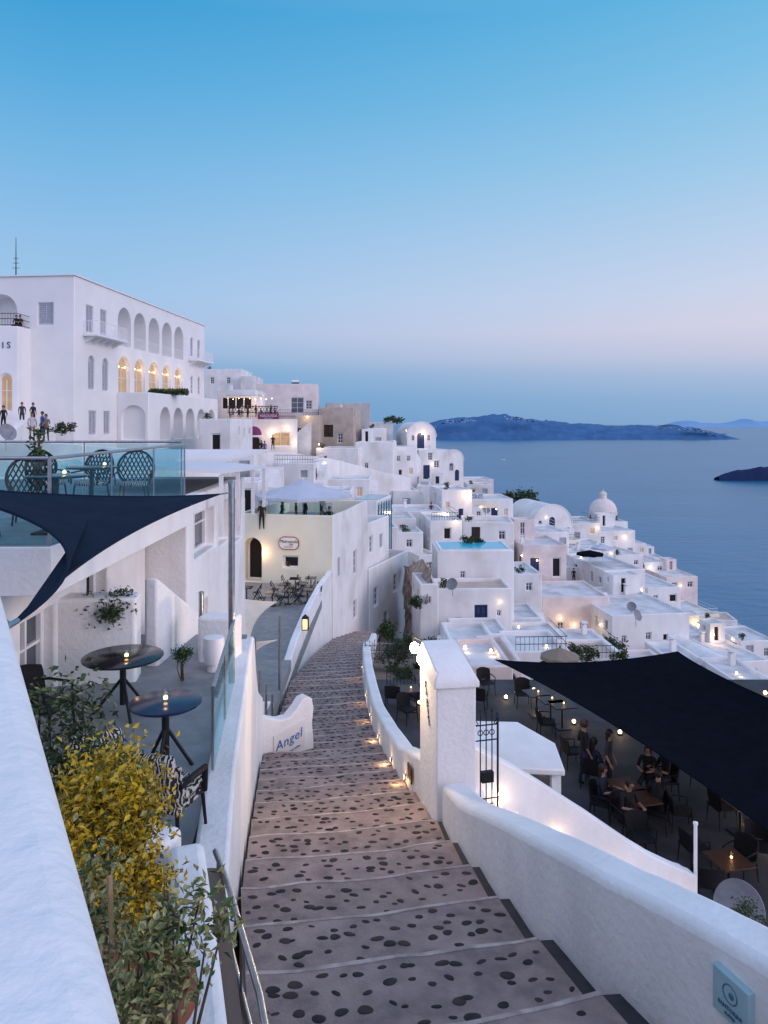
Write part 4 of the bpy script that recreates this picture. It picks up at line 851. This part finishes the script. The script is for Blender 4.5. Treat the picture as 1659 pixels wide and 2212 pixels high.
vault(960,1003,972,1045,120,8,rad(18),[(972,1000,10,18,'aw'),(985,1015,10,24,'ad')])
hs(985,1068,1036,1085,130,7,rad(5))
hs(1010,1062,1046,1090,124,5)
hs(900,960,1050,1110,96,8,rad(-6)); hs(850,905,1060,1115,88,8,rad(5)); hs(955,1022,1058,1135,84,6,rad(10),[(964,1085,8,14,'l'),(992,1100,10,26,'d')])
hs(850,960,1105,1150,78,7,rad(2),[(880,1118,8,10,'w'),(930,1120,8,10,'l')])
hs(1020,1110,1078,1140,96,7,rad(4),[(1030,1105,9,16,'w'),(1062,1098,14,26,'d'),(1090,1100,8,14,'l')])
hs(1000,1110,1128,1165,78,6,rad(-4)); hs(930,1000,1125,1170,70,7,rad(6))
vault(1152,1242,1092,1150,102,9,rad(14),[(1165,1125,8,12,'aw'),(1190,1118,14,30,'ad')])
vault(1105,1150,1130,1165,92,7,rad(5))
hs(1110,1165,1150,1195,84,6); hs(1165,1232,1150,1200,90,7,rad(8))
hs(1228,1300,1130,1180,112,8,rad(5)); hs(1290,1378,1148,1215,116,8,rad(10)); hs(1240,1330,1185,1245,96,8,rad(6)); hs(1330,1395,1200,1260,108,8,rad(12)); hs(1385,1442,1215,1280,118,7,rad(10)); hs(1440,1512,1247,1312,112,8,rad(8),None,PINK,label='pale pink house near cliff edge')
hs(1350,1400,1175,1215,128,7,rad(8)); hs(1395,1436,1205,1240,130,7)
hs(1130,1226,1178,1250,76,7,rad(4),None,PINK,label='pale pink cubic house with plain walls'); hs(1110,1172,1240,1335,66,6,rad(3)); hs(1172,1318,1290,1395,68,7,rad(3),[(1205,1345,14,26,'w'),(1255,1345,18,35,'s'),(1285,1350,14,20,'l')],PINK,label='pink two-storey house with shuttered balcony door')
hs(1225,1310,1225,1290,84,7,rad(6)); hs(1305,1400,1232,1330,78,10,rad(10),[(1320,1270,10,16,'w'),(1360,1275,10,16,'w')],label='large white house with wide flat roof'); hs(1400,1475,1270,1345,84,8,rad(8)); hs(1322,1500,1330,1440,64,11,rad(8),[(1345,1375,10,14,'w'),(1400,1370,12,16,'w'),(1440,1375,10,14,'k')],label='large white house with satellite dishes')
hs(1480,1560,1330,1390,96,8,rad(8),None,CREAM,label='cream terrace house with awnings near cliff'); hs(1545,1610,1365,1420,92,7,rad(8)); hs(1500,1590,1395,1460,72,8,rad(10)); hs(1590,1670,1430,1500,62,8,rad(8))
vault(1540,1612,1428,1490,58,7,rad(10),[(1560,1450,14,24,'ad')]); hs(1470,1545,1440,1500,52,6,rad(4)); hs(1610,1700,1485,1560,46,6,rad(4)); hs(1600,1680,1385,1430,80,6,rad(5))
hs(945,1112,1190,1300,56,4,rad(2),[(995,1235,10,14,'w')],WHITE,ROOFM,label='white house carrying small turquoise rooftop pool',par=.2); ROOFS.pop()
q=top('swimming_pool','small rectangular lit turquoise plunge pool','pool',(S(952,1188,57).x,S(952,1188,57).y-.6,S(0,1190,56).z-.02),rad(2)); MB().box(.1,5.2,0,3.6,-.3,.03).obj('water',POOL,q); 
fr=MB(); fr.box(-.1,5.4,-.2,-.002,-.3,.08); fr.box(-.1,.098,.0,3.8,-.3,.08); fr.box(5.202,5.4,.0,3.8,-.3,.08); fr.box(.1,5.2,3.602,3.8,-.3,.08); fr.obj('rim',WHITE,q); light((2.6,1.8,.6),4,(.2,.8,1),.4,q)
hs(940,1108,1272,1385,52,3.6,rad(2),[(1026,1308,28,44,'d'),(985,1335,10,14,'w'),(1075,1320,8,12,'w')],WHITE,TAN,label='white house with blue door and balcony')
hs(990,1110,1380,1440,46,5,rad(3),[(1020,1398,44,40,'ak')],WHITE,ROOFM,found=3,label='white terrace house with arched opening'); hs(1110,1240,1395,1450,50,6,rad(3),[]); hs(1240,1345,1410,1460,52,6,rad(4),[])
hs(1110,1172,1335,1400,60,5,rad(2)); hs(905,950,1200,1290,66,6,rad(20),None,WHITE,found=8); hs(885,935,1150,1215,74,6,rad(14),None,WHITE,found=8); hs(908,948,1262,1375,50,4,rad(6),[(922,1290,9,14,'w')],WHITE,ROOFM)
mb=MB(); vs=[]
for j in range(19):
    for i in range(15):
        p=S(872+4*i,1222+j*10,lerp(60,51,i/14)); n=mnoise.fractal(Vector((p.x*.9,p.z*.9,0)),1,2,5); vs.append((p.x+n*.3,p.y+n*1.6-.05*j,p.z+.3*n))
mb.add(vs,[(j*15+i,j*15+i+1,(j+1)*15+i+1,(j+1)*15+i) for j in range(18) for i in range(14)]); struct(mb.obj('cliff',STONEW),'rough brown rock face between houses')
wall('retaining_wall','long curving white retaining wall below restaurants',[(-17,76,-14,-3.3),(-11,80,-14,-3.0),(-6,84,-14,-4.0),(-1,88,-14,-5.6),(3,90,-14,-6.6)],.5,mat=WHITE,side=1)
for (h0,h1,vt,vb,Y,d,yw) in((500,550,975,1050,62,5,.1),(545,600,1015,1060,60,4,0),(590,680,1000,1050,72,6,-.1),(500,560,1040,1110,50,4,0),(700,800,1035,1075,76,6,0),(430,500,905,985,70,8,-.08),(770,860,1140,1200,66,6,.1),(860,915,1150,1230,68,6,.1),(620,740,1035,1060,80,6,0),(690,760,1060,1090,64,5,0),(840,900,1120,1190,72,6,.1)): hs(h0,h1,vt,vb,Y,d,yw)
vault(740,800,1030,1065,86,8,0); 
cnt=0
for i in range(1600):
    if cnt>=125: break
    Y=random.uniform(46,150); h=random.uniform(860,1650); X=(h-830)/1600*Y; z=terr(X,Y)
    if Y<60 and h<1240: continue
    if X>itp([(60,52),(90,50),(120,52),(150,48)],Y): continue
    w_=random.uniform(2.2,4.6); d=random.uniform(2.4,5); top_=z+random.uniform(1.2,3.0); r_=random.random()
    if r_<.16:
        v=915-top_*1600/Y; vault(h,h+w_*1600/Y,v,v+2.6*1600/Y,Y,d,rad(random.uniform(0,20)),[(h+w_*800/Y-8*60/Y,v+1.1*1600/Y,16*60/Y,1.5*1600/Y,random.choice(['ad','ab','ak']))],label='small white vaulted cave house on the slope')
    else: body('white_house','small whitewashed flat-roofed house on the slope',(X,Y,top_-6),rad(random.uniform(-10,20)),w_,d,6,auto(w_,6,vis=2.6),auto(d,6,1,2.6),auto(d,6,1,2.6),random.choice([WHITE]*6+[PINK,CREAM]),random.choice([ROOFM]*4+[TAN]),random.choice([.15,.25,.6]),random.choice([.15,.2,.28]),bevel=random.choice([.03,.06]),group='white houses on the slope')
    cnt+=1
CHM=top('chimney','small whitewashed chimney with slotted cap','chimney',(0,0,-500),group='rooftop chimneys')
MB().box(-.18,.18,-.18,.18,0,.8).obj('stack',WHITE,CHM,bevel=.03); MB().box(-.24,.24,-.24,.24,.92,1.0).box(-.06,.06,-.2,.2,.8,.92).obj('cap',WHITE,CHM)
LNG=top('sun_lounger','slatted sun lounger with pale cushion','sun lounger',(0,0,-500),group='sun loungers on roofs')
mb=MB(); mb.box(-.3,.3,-.95,.45,.28,.36); mb.add([(-.3,.45,.28),(.3,.45,.28),(.3,1.0,.7),(-.3,1.0,.7),(-.3,.45,.36),(.3,.45,.36),(.3,.96,.78),(-.3,.96,.78)],[(0,1,2,3),(4,5,6,7),(0,1,5,4),(1,2,6,5),(2,3,7,6),(3,0,4,7)]); mb.obj('cushion',CANV,LNG)
for x in(-.27,.27):
    for y in(-.85,.4): MB().box(x-.03,x+.03,y-.03,y+.03,0,.28).obj('leg',DWOOD,LNG)
TNK=top('water_heater','rooftop solar water tank with tilted dark panel','water heater',(0,0,-500),group='rooftop water heaters')
MB().tube([(-.55,0,1.0),(.55,0,1.0)],.24,12).obj('tank',WFR,TNK,smooth=True); MB().add([(-.6,-.15,.95),(.6,-.15,.95),(.6,-1.2,.1),(-.6,-1.2,.1),(-.6,-.1,.9),(.6,-.1,.9),(.6,-1.15,.05),(-.6,-1.15,.05)],[(0,1,2,3),(4,5,6,7),(0,1,5,4),(1,2,6,5),(2,3,7,6),(3,0,4,7)]).obj('panel',GL,TNK)
for x in(-.5,.5): MB().tube([(x,0,.8),(x,0,0)],.03,5).obj('leg',IRON,TNK)
RR=random.Random(5)
for (l,yw,w_,d_,hz,mt) in list(ROOFS):
    if w_<2.2 or d_<2.2: continue
    Rm=Matrix.Rotation(yw,4,'Z'); at=lambda x,y:tuple(l+Rm@Vector((x,y,hz)))
    q=RR.random()
    if q<.40: dup(CHM,at(RR.uniform(.5,w_-.5),RR.uniform(.5,d_-.5)),yw,RR.uniform(.8,1.2))
    if .2<q<.48 and w_>2.8:
        ww=RR.uniform(1.4,w_*.5); dd=RR.uniform(1.4,min(2.6,d_*.55)); ox=RR.choice([.25,w_-ww-.25]); rh=RR.uniform(1.4,2.3)
        body('roof_room','small white stairhead room on flat roof',at(ox,d_-dd-.25),yw,ww,dd,rh,[(ww*.3,.3,.5,rh-.45,RR.choice(['d','b','k','w']))] ,[(dd*.4,.4,.5,.5,'w')],(),mt,ROOFM,.15,.15,'roof room',.04,group='roof rooms')
    if .48<q<.57 and w_>2.6: 
        for i in range(2): dup(LNG,at(.8+i*.9,d_*.5),yw+rad(180))
    if .57<q<.61: dup(TNK,at(w_*.6,d_*.6),yw)
    if .60<q<.74 or q<.08:
        e=top('outdoor_stair','white steps climbing beside a house wall','stairs',at(w_-.05,.4),yw); mb=MB()
        for i in range(9): mb.box(.06,.85,i*.28,(i+1)*.28,-4,-.05-.2*(8-i))
        mb.obj('steps',WHITE,e)
    if .72<q<.86:
        e=top('roof_railing','slim dark railing round flat roof edge','railing',at(0,0),yw); mb=MB()
        for zz in(.6,1.0): mb.tube([(.15,.15,zz),(w_-.15,.15,zz),(w_-.15,d_-.15,zz)],.02,4)
        for i in range(int(w_/.25)): mb.tube([(.15+i*.25,.15,.2),(.15+i*.25,.15,1.0)],.012,4)
        mb.obj('rails',RR.choice([IRON,WFR]),e)
    if .86<q<.93 and l.z+hz<-8: parasol(Vector(at(w_*.5,d_*.5))+Vector((0,0,2.2)),1.3,.45,RR.choice([CANV,CREAMS,NAVY]),'square sun parasol on roof terrace',pole=2.2,n=4)
    if .88<q: 
        x_,y_,z_=at(.7,.7); bush('potted_shrub','potted green shrub on roof terrace',(x_,y_,z_+.5),.35,.35,.35,220,.18,[LEAFD,LEAF],[2,1],4,(x_,y_,z_),8,seed=int(q*1e4))
p=S(1303,1132,132); e=top('domed_church','round pinkish-white church dome with small lantern','church',tuple(p),sc=.9); 
MB().lathe([(2.9,-5),(2.9,.0),(3.05,.05),(3.05,.3),(2.75,.35),(2.75,2.2),(2.9,2.3),(2.9,2.5)],12).obj('drum',PINK,e)
MB().lathe([(2.7,2.5),(2.6,3.2),(2.25,4.0),(1.7,4.6),(.95,5.0),(.75,5.05)],28).obj('dome',PINK,e,smooth=True)
MB().lathe([(.75,5.0),(.75,5.9),(.85,5.95),(.7,6.2),(.3,6.5),(.05,6.6),(.04,7.1),(0,7.1)],12).obj('lantern',PINK,e)
for i in range(7):
    a=math.pi+math.pi*(i+.5)/7; mb=MB(); M_=Matrix.Rotation(a,4,'Z')@Matrix.Translation((2.72,0,.7)); ol=outline(-.28,0,.56,1.25,True,6); mb.add([(.06,u,v) for u,v in ol],[tuple(range(len(ol)))],0,M_); mb.obj('window',GL,e)
mb=MB()
for i in range(14):
    a=math.pi+math.pi*(i+.5)/14; mb.lathe([(0,-.08),(.08,0),(0,.08)],6,c=(3.1*math.cos(a),3.1*math.sin(a),-.3))
mb.obj('light_ring',BULB,e)
hs(1255,1360,1128,1150,126,8,rad(5),[])
e=top('restaurant_sign','purple restaurant name board on white wall','sign',tuple(S(580,899,89)),rad(6)); MB().box(-1.25,1.25,-.1,0,-.36,.36).obj('board',PURP,e,bevel=.02); text('NAOUSSA',.46,(.05,-.13,-.10),0,SIGNW,e); text('RESTAURANT',.17,(0,-.13,-.30),0,SIGNW,e)
e=top('door_awning','scalloped purple dome awning above doorway','awning',tuple(S(549,940,88.5))); mb=MB(); mb.lathe([(.95,0),(.9,.35),(.7,.75),(.35,1.0),(0,1.08)],16,a0=math.pi,a1=2*math.pi); mb.obj('canopy',PURP,e,smooth=True); MB().lathe([(.96,0),(.98,-.22)],16,a0=math.pi,a1=2*math.pi).obj('valance',SIGNW,e); light((0,-.6,-.5),60,(1,.5,.3),.2,e)
e=top('pergola','open timber pergola lit over restaurant balcony','pergola',tuple(S(492,893,94)))
for i in range(5): MB().box(i*1.0,i*1.0+.12,0,.12,-.8,2.2).obj('post',WFR,e)
MB().box(-.2,4.4,-.2,2.5,2.2,2.35).obj('roof',CANV,e); r=MB()
for zz in(.1,.9): r.tube([(0,0,zz),(6.4,0,zz)],.05,5)
for i in range(16): r.tube([(i*.4,0,.1),(i*.4+.4,0,.9)],.025,4); r.tube([(i*.4+.4,0,.1),(i*.4,0,.9)],.025,4)
r.obj('railing',IRON,e)
for x in(.8,2.2,3.6,5): light((x,.6,1.7),50,(1,.6,.35),.2,e)
mb=MB()
for i in range(9): mb.lathe([(0,-.06),(.06,0),(0,.06)],6,c=(i*.7,.1,1.9-.1*(i%2)))
mb.obj('bulb',BULB,e)
mb=MB(); p=S(612,955,98)
for i in range(12): mb.box(p.x+i*.3,p.x+i*.3+.3,p.y,p.y+1.5,p.z-3,p.z-.2+.26*i)
struct(mb.obj('stairs',WHITE),'white outdoor steps beside restaurant')
p=S(553,1052,58); mb=MB()
for i in range(9): mb.box(p.x,p.x+1.5,p.y+.3*i,p.y+.3*i+.3,p.z-2,p.z+.16*i)
struct(mb.obj('stairs',WHITE),'white outdoor steps on terrace')
p=S(660,1347,29); e=top('wall_lantern','square brass lantern on cafe parapet','lamp',(p.x,p.y,p.z))
mb=MB(); mb.box(-.1,.1,-.1,.1,-.2,.2); mb.obj('glass',M('lantern glass',(.8,.6,.3),emis=(1,.55,.2),es=1.2),e); mb=MB()
for x in(-.11,.11):
    for y in(-.11,.11): mb.tube([(x,y,-.22),(x,y,.22)],.022,4)
mb.box(-.13,.13,-.13,.13,.2,.24); mb.lathe([(.14,.24),(0,.38)],4); mb.box(-.13,.13,-.13,.13,-.24,-.2); mb.obj('frame',IRON,e); light((0,-.3,0),6,parent=e)
DS=top('satellite_dish','grey satellite dish on bracket','satellite dish',(0,0,-500),group='satellite dishes')
MB().lathe([(0,0),(.2,.03),(.38,.11),(.42,.14),(.415,.155),(.37,.125),(.2,.045),(0,.015)],24,Mx=Matrix.Translation((0,0,.8))@Matrix.Rotation(rad(65),4,'X')).obj('dish',DISHM,DS,smooth=True)
MB().tube([(0,.02,0),(0,.05,.8)],.025,8).obj('mast',CHROME,DS); MB().tube([(0,-.05,.5),(0,-.5,.85)],.012,6).obj('feed_arm',CHROME,DS)
for h,v,Y,a,s in((14,950,34,60,1),(978,1272,51,-30,1),(1375,1340,60,40,1.1),(1365,1318,66,-20,1),(1604,1990,10.4,-50,.85),(893,1165,70,20,.9),(965,1345,54,10,1),(1515,1460,50,30,1),(1050,1110,92,20,1.2)):
    p=S(h,v,Y); dup(DS,(p.x,p.y,p.z-.5),rad(a),s)
# ---------------------------------------------------------------- people
HAIR=M('dark hair',(.02,.013,.01),rough=.6); HAIRB=M('brown hair',(.06,.03,.015),rough=.6)
CL={n:M(n+' cloth',c,rough=.85) for n,c in dict(black=(.010,.010,.012),navy=(.012,.018,.04),white=(.5,.5,.52),red=(.12,.02,.02),blue=(.05,.12,.28),grey=(.035,.035,.04),green=(.08,.2,.15),denim=(.022,.034,.07),tan=(.25,.18,.12)).items()}
_pm={}
def pmesh(pose,det):
    if (pose,det) in _pm: return _pm[(pose,det)]
    V=[];Ed=[];R=[];K=[]
    def v(p,r,par=None,kk=0):
        V.append(Vector(p));R.append(r); i=len(V)-1
        if par is not None: Ed.append((par,i)); K.append(kk)
        return i
    sit=pose.startswith('sit'); dz=-.42 if sit else 0; ly=-.10 if pose=='sit_lean' else 0
    pel=v((0,0,.95+dz),.14); wa=v((0,ly*.3,1.1+dz),.125,pel,1); chs=v((0,ly*.8,1.30+dz),.15,wa,1); nb=v((0,ly*1.2,1.47+dz),.06,chs,1)
    h1=v((0,ly*1.5-.01,1.555+dz),.062,nb,0); h2=v((0,ly*1.6-.02,1.64+dz),.092,h1,0); h3=v((0,ly*1.6-.005,1.73+dz),.065,h2,0)
    if det: v((0,ly*1.6-.125,1.625+dz),.014,h2,0)
    for s in(-1,1):
        sh=v((.175*s,ly,1.41+dz),.06,chs,1)
        if pose=='stand': el=v((.24*s,.04,1.13),.043,sh,1); wr=v((.22*s,-.08,.90),.028,el,0); ha=v((.215*s,-.11,.83),.033,wr,0)
        elif pose=='reach': el=v((.25*s,-.10,1.16),.043,sh,1); wr=v((.17*s,-.32,1.12),.028,el,0); ha=v((.13*s,-.39,1.14),.033,wr,0)
        else: el=v((.25*s,-.08+ly,1.14+dz),.043,sh,1); wr=v((.14*s,-.33+ly,1.19+dz),.028,el,0); ha=v((.10*s,-.40+ly,1.2+dz),.033,wr,0)
        if det:
            d=(V[ha]-V[wr]).normalized(); sd_=d.cross(Vector((0,0,1))) if abs(d.z)<.6 else Vector((0,1,0)); sd_.normalize()
            for q in range(4):
                b=V[ha]+sd_*(q-1.5)*.019+d*.03; l=[.055,.068,.062,.045][q]; m=v(b+d*l*.5,.0085,ha,0); v(b+d*l*.95+Vector((-s*.012,0,-.012)),.007,m,0)
            v(V[ha]+sd_*-.05+d*.02,.0095,ha,0)
        hp=v((.09*s,0,.90+dz),.095,pel,2)
        if sit: kn=v((.13*s,-.43,.92+dz),.062,hp,2); an=v((.12*s,-.42,.09),.04,kn,2); v((.13*s,-.57,.04),.035,an,3)
        else:
            fs_=.06*s; kn=v((.11*s,-.03+fs_*.5,.5),.062,hp,2); an=v((.12*s,.02+fs_,.09),.04,kn,2); v((.135*s,-.13+fs_,.04),.035,an,3)
    me=bpy.data.meshes.new('tmp'); me.from_pydata([tuple(p) for p in V],Ed,[]); o=bpy.data.objects.new('tmp',me); COL.objects.link(o)
    m=o.modifiers.new('Skin','SKIN'); m.use_smooth_shade=True
    for i,sv in enumerate(me.skin_vertices[0].data): sv.radius=(R[i],R[i]*(.72 if i in(0,1,2) else 1)); sv.use_root=(i==0)
    ss=o.modifiers.new('Sub','SUBSURF'); ss.levels=1 if not det else 2
    dg=bpy.context.evaluated_depsgraph_get(); dg.update(); r=bpy.data.meshes.new_from_object(o.evaluated_get(dg)); bpy.data.objects.remove(o)
    idx=[]
    for p in r.polygons:
        c_=p.center; best=9;bk=0
        for (a,b),kk in zip(Ed,K):
            A_,B_=V[a],V[b]; t=max(0,min(1,(c_-A_).dot(B_-A_)/max((B_-A_).length_squared,1e-6))); dd=(c_-A_.lerp(B_,t)).length-lerp(R[a],R[b],t)
            if dd<best: best=dd;bk=kk
        idx.append(bk); p.use_smooth=True
    _pm[(pose,det)]=(r,V[5],idx); return _pm[(pose,det)]
def person(loc,yaw,pose,shirt,pants,label,det=False,hair=HAIR,long=False,group=None,sc=1):
    r,hd_,idx=pmesh(pose,det); e=top('person',label,'person',loc,yaw,group,sc)
    me=r.copy(); me.materials.clear()
    for m in(SKIN,CL[shirt],CL[pants],CL['black']): me.materials.append(m)
    me.polygons.foreach_set('material_index',idx); me.update()
    o=bpy.data.objects.new('body',me); COL.objects.link(o); o.parent=e
    mb=MB(); n=12; vs=[];fs=[]
    for j in range(8):
        for i in range(n):
            ph=math.pi*j/9; th=2*math.pi*i/n; vs.append(hd_+Vector((.1*math.sin(ph)*math.cos(th),.015+.115*math.sin(ph)*math.sin(th),.025+.118*math.cos(ph))))
    for j in range(7):
        for i in range(n):
            f=(j*n+i,j*n+(i+1)%n,(j+1)*n+(i+1)%n,(j+1)*n+i); c_=sum((vs[q] for q in f),Vector())/4-hd_
            if c_.y<-.03 and c_.z<.055: continue
            fs.append(f)
    mb.add(vs,fs)
    if long: mb.lathe([(.0,.02),(.09,0),(.095,-.12),(.07,-.28),(.0,-.33)],10,Mx=Matrix.Translation(hd_+Vector((0,.06,.02)))@Matrix.Diagonal((1,.55,1,1)))
    mb.obj('hair',hair,e,smooth=True)
    if det:
        mb=MB()
        for s in(-.032,.032): mb.lathe([(0,-.009),(.009,0),(0,.009)],8,c=hd_+Vector((s,-.092,.012)))
        mb.box(hd_.x-.022,hd_.x+.022,hd_.y-.092,hd_.y-.086,hd_.z-.052,hd_.z-.045); mb.obj('face',CL['black'],e)
    return e
x,y=pp(1262,1700); person((x,y,PZ),rad(100),'stand','black','denim','man standing by table, black shirt and dark jeans',True,hair=HAIRB)
x,y=pp(1316,1712); person((x,y,PZ),rad(60),'stand','grey','black','woman standing beside table in dark top',True,long=True,sc=.92)
x,y=pp(1302,1765); person((x,y,PZ),rad(60),'sit','navy','black','woman seated at table in dark top',True,long=True,sc=.95)
x,y=pp(1350,1800); person((x,y,PZ),rad(25),'sit_lean','black','black','person seated leaning on restaurant table in black',True)
x,y=pp(1438,1722); person((x,y,PZ),rad(-80),'sit','black','navy','man seated at table facing his companions',True)
x,y=pp(1400,1715); person((x,y,PZ),rad(-30),'sit','black','black','woman seated at table with long dark hair',True,long=True,sc=.95)
x,y=pp(1420,1790); person((x,y,PZ),rad(-30+180),'sit_lean','black','black','person seated with back turned in black coat',True)
x,y=pp(1282,1704); person((x,y,PZ),rad(120),'sit','navy','black','person seated at restaurant table in navy shirt',True,long=True)
for h,v,Y,a,po,sh,pa,lg in((48,920,55,20,'stand','grey','denim',0),(72,920,56,60,'stand','navy','black',0),(92,950,46,-40,'stand','blue','black',0),(70,952,46,30,'stand','white','tan',1),(8,930,52,0,'stand','black','black',0),(100,955,46.5,10,'reach','tan','grey',0),
  (566,1150,45.8,10,'stand','black','black',0),(712,1150,46.5,0,'sit','black','black',0),(694,1150,46,90,'stand','black','black',1),(640,1150,46,-90,'stand','red','grey',0),(700,1150,47.6,60,'stand','white','grey',0),(610,1150,46.4,-60,'stand','navy','grey',1),(660,1150,47,-60,'stand','black','grey',1),
  (572,986,84,20,'stand','blue','black',0),(565,984,85,-20,'stand','black','tan',1),(989,1148,78,0,'stand','black','black',1),(932,1120,82,0,'stand','red','black',0),(590,972,86,0,'stand','grey','black',0),(1390,1240,112,20,'stand','black','red',0),(1240,1262,80,0,'stand','black','black',0)):
    p=S(h,v,Y)
    if 1145<v<1155 and Y<50: p.z=-6.54
    person(tuple(p),rad(a),po,sh,pa,'person '+('standing' if po!='sit' else 'seated')+' in '+sh+' top and '+pa+' trousers',hair=random.choice([HAIR,HAIRB]),long=bool(lg))
for i in range(11):
    h=495+i*10+random.uniform(-2,2); p=S(h,889,94.6); person((p.x,p.y,p.z-.8),rad(random.uniform(-90,90)),random.choice(['sit','stand']) if i%3 else 'stand',random.choice(['black','grey','navy','white']),'black','diner on the restaurant balcony in evening clothes',long=i%2==0,group='diners on restaurant balcony',sc=.95)
for h in(28,36): p=S(h,706,59.5); person(tuple(p+Vector((0,.6,-.3))),0,'sit','black','black','guest seated on hotel balcony in black',group='hotel balcony guests')
# ---------------------------------------------------------------- small warm lamps fixed on the walls they meet
bpy.context.view_layer.update()
WL=top('wall_lamp','small glowing globe lamp on white wall','lamp',(0,0,-500),group='small wall lamps in the town')
MB().box(-.04,.04,-.08,.0,-.04,.04).obj('bracket',IRON,WL); MB().lathe([(0,-.08),(.065,-.04),(.08,.01),(.05,.065),(0,.08)],10,c=(0,-.14,0)).obj('bulb',BULB,WL,smooth=True)
dg=bpy.context.evaluated_depsgraph_get()
for i,(h,v,en) in enumerate(((1010,1068,50),(960,1108,50),(985,1125,14),(912,938,50),(935,1002,10),(690,960,40),(700,1000,14),(665,900,30),(620,925,20),(1040,1095,18),(1075,1100,0),(1350,1160,14),(1290,1140,18),(1320,1195,0),(1405,1225,8),(1240,1350,20),(1300,1350,8),(1210,1335,14),(1080,1300,4),(1005,1400,10),(1060,1408,10),(1500,1345,30),(1540,1370,26),(1585,1380,12),(1470,1265,8),(1130,1200,5),(1180,1118,0),(1255,1205,6),(1590,1455,10),(1650,1500,6),(1385,1275,0),(1120,1355,4),(1180,1398,6),(880,930,0),(640,955,30),(590,935,30),(1560,1475,5),(1160,1210,4))):
    d=S(h,v,1).normalized(); ok,hp,nr,_,ob,_=scene.ray_cast(dg,Vector((0,0,0))+d*28,d)
    if not ok or hp.y>160: continue
    if nr.dot(d)>0: nr=-nr
    if abs(nr.z)>.5: nr=Vector((0,-1,0)); hp=hp+Vector((0,0,.1))
    yw=math.atan2(nr.x,-nr.y); dup(WL,tuple(hp),yw,1.0 if hp.y>60 else .8)
    if en: light(tuple(hp+Vector((nr.x,nr.y,0))*.7+Vector((0,0,-.1))),en,(1,.66,.36),.15)
for t in(LT,CH,CHP,CHL,CHF,TR,TB,TS,TG,TC,CD,WL,DS,CHM,LNG,TNK):
    def kill(o):
        for c_ in list(o.children): kill(c_)
        bpy.data.objects.remove(o)
    kill(t)
bpy.data.objects.remove(bpy.data.objects['lane_fill_light'])
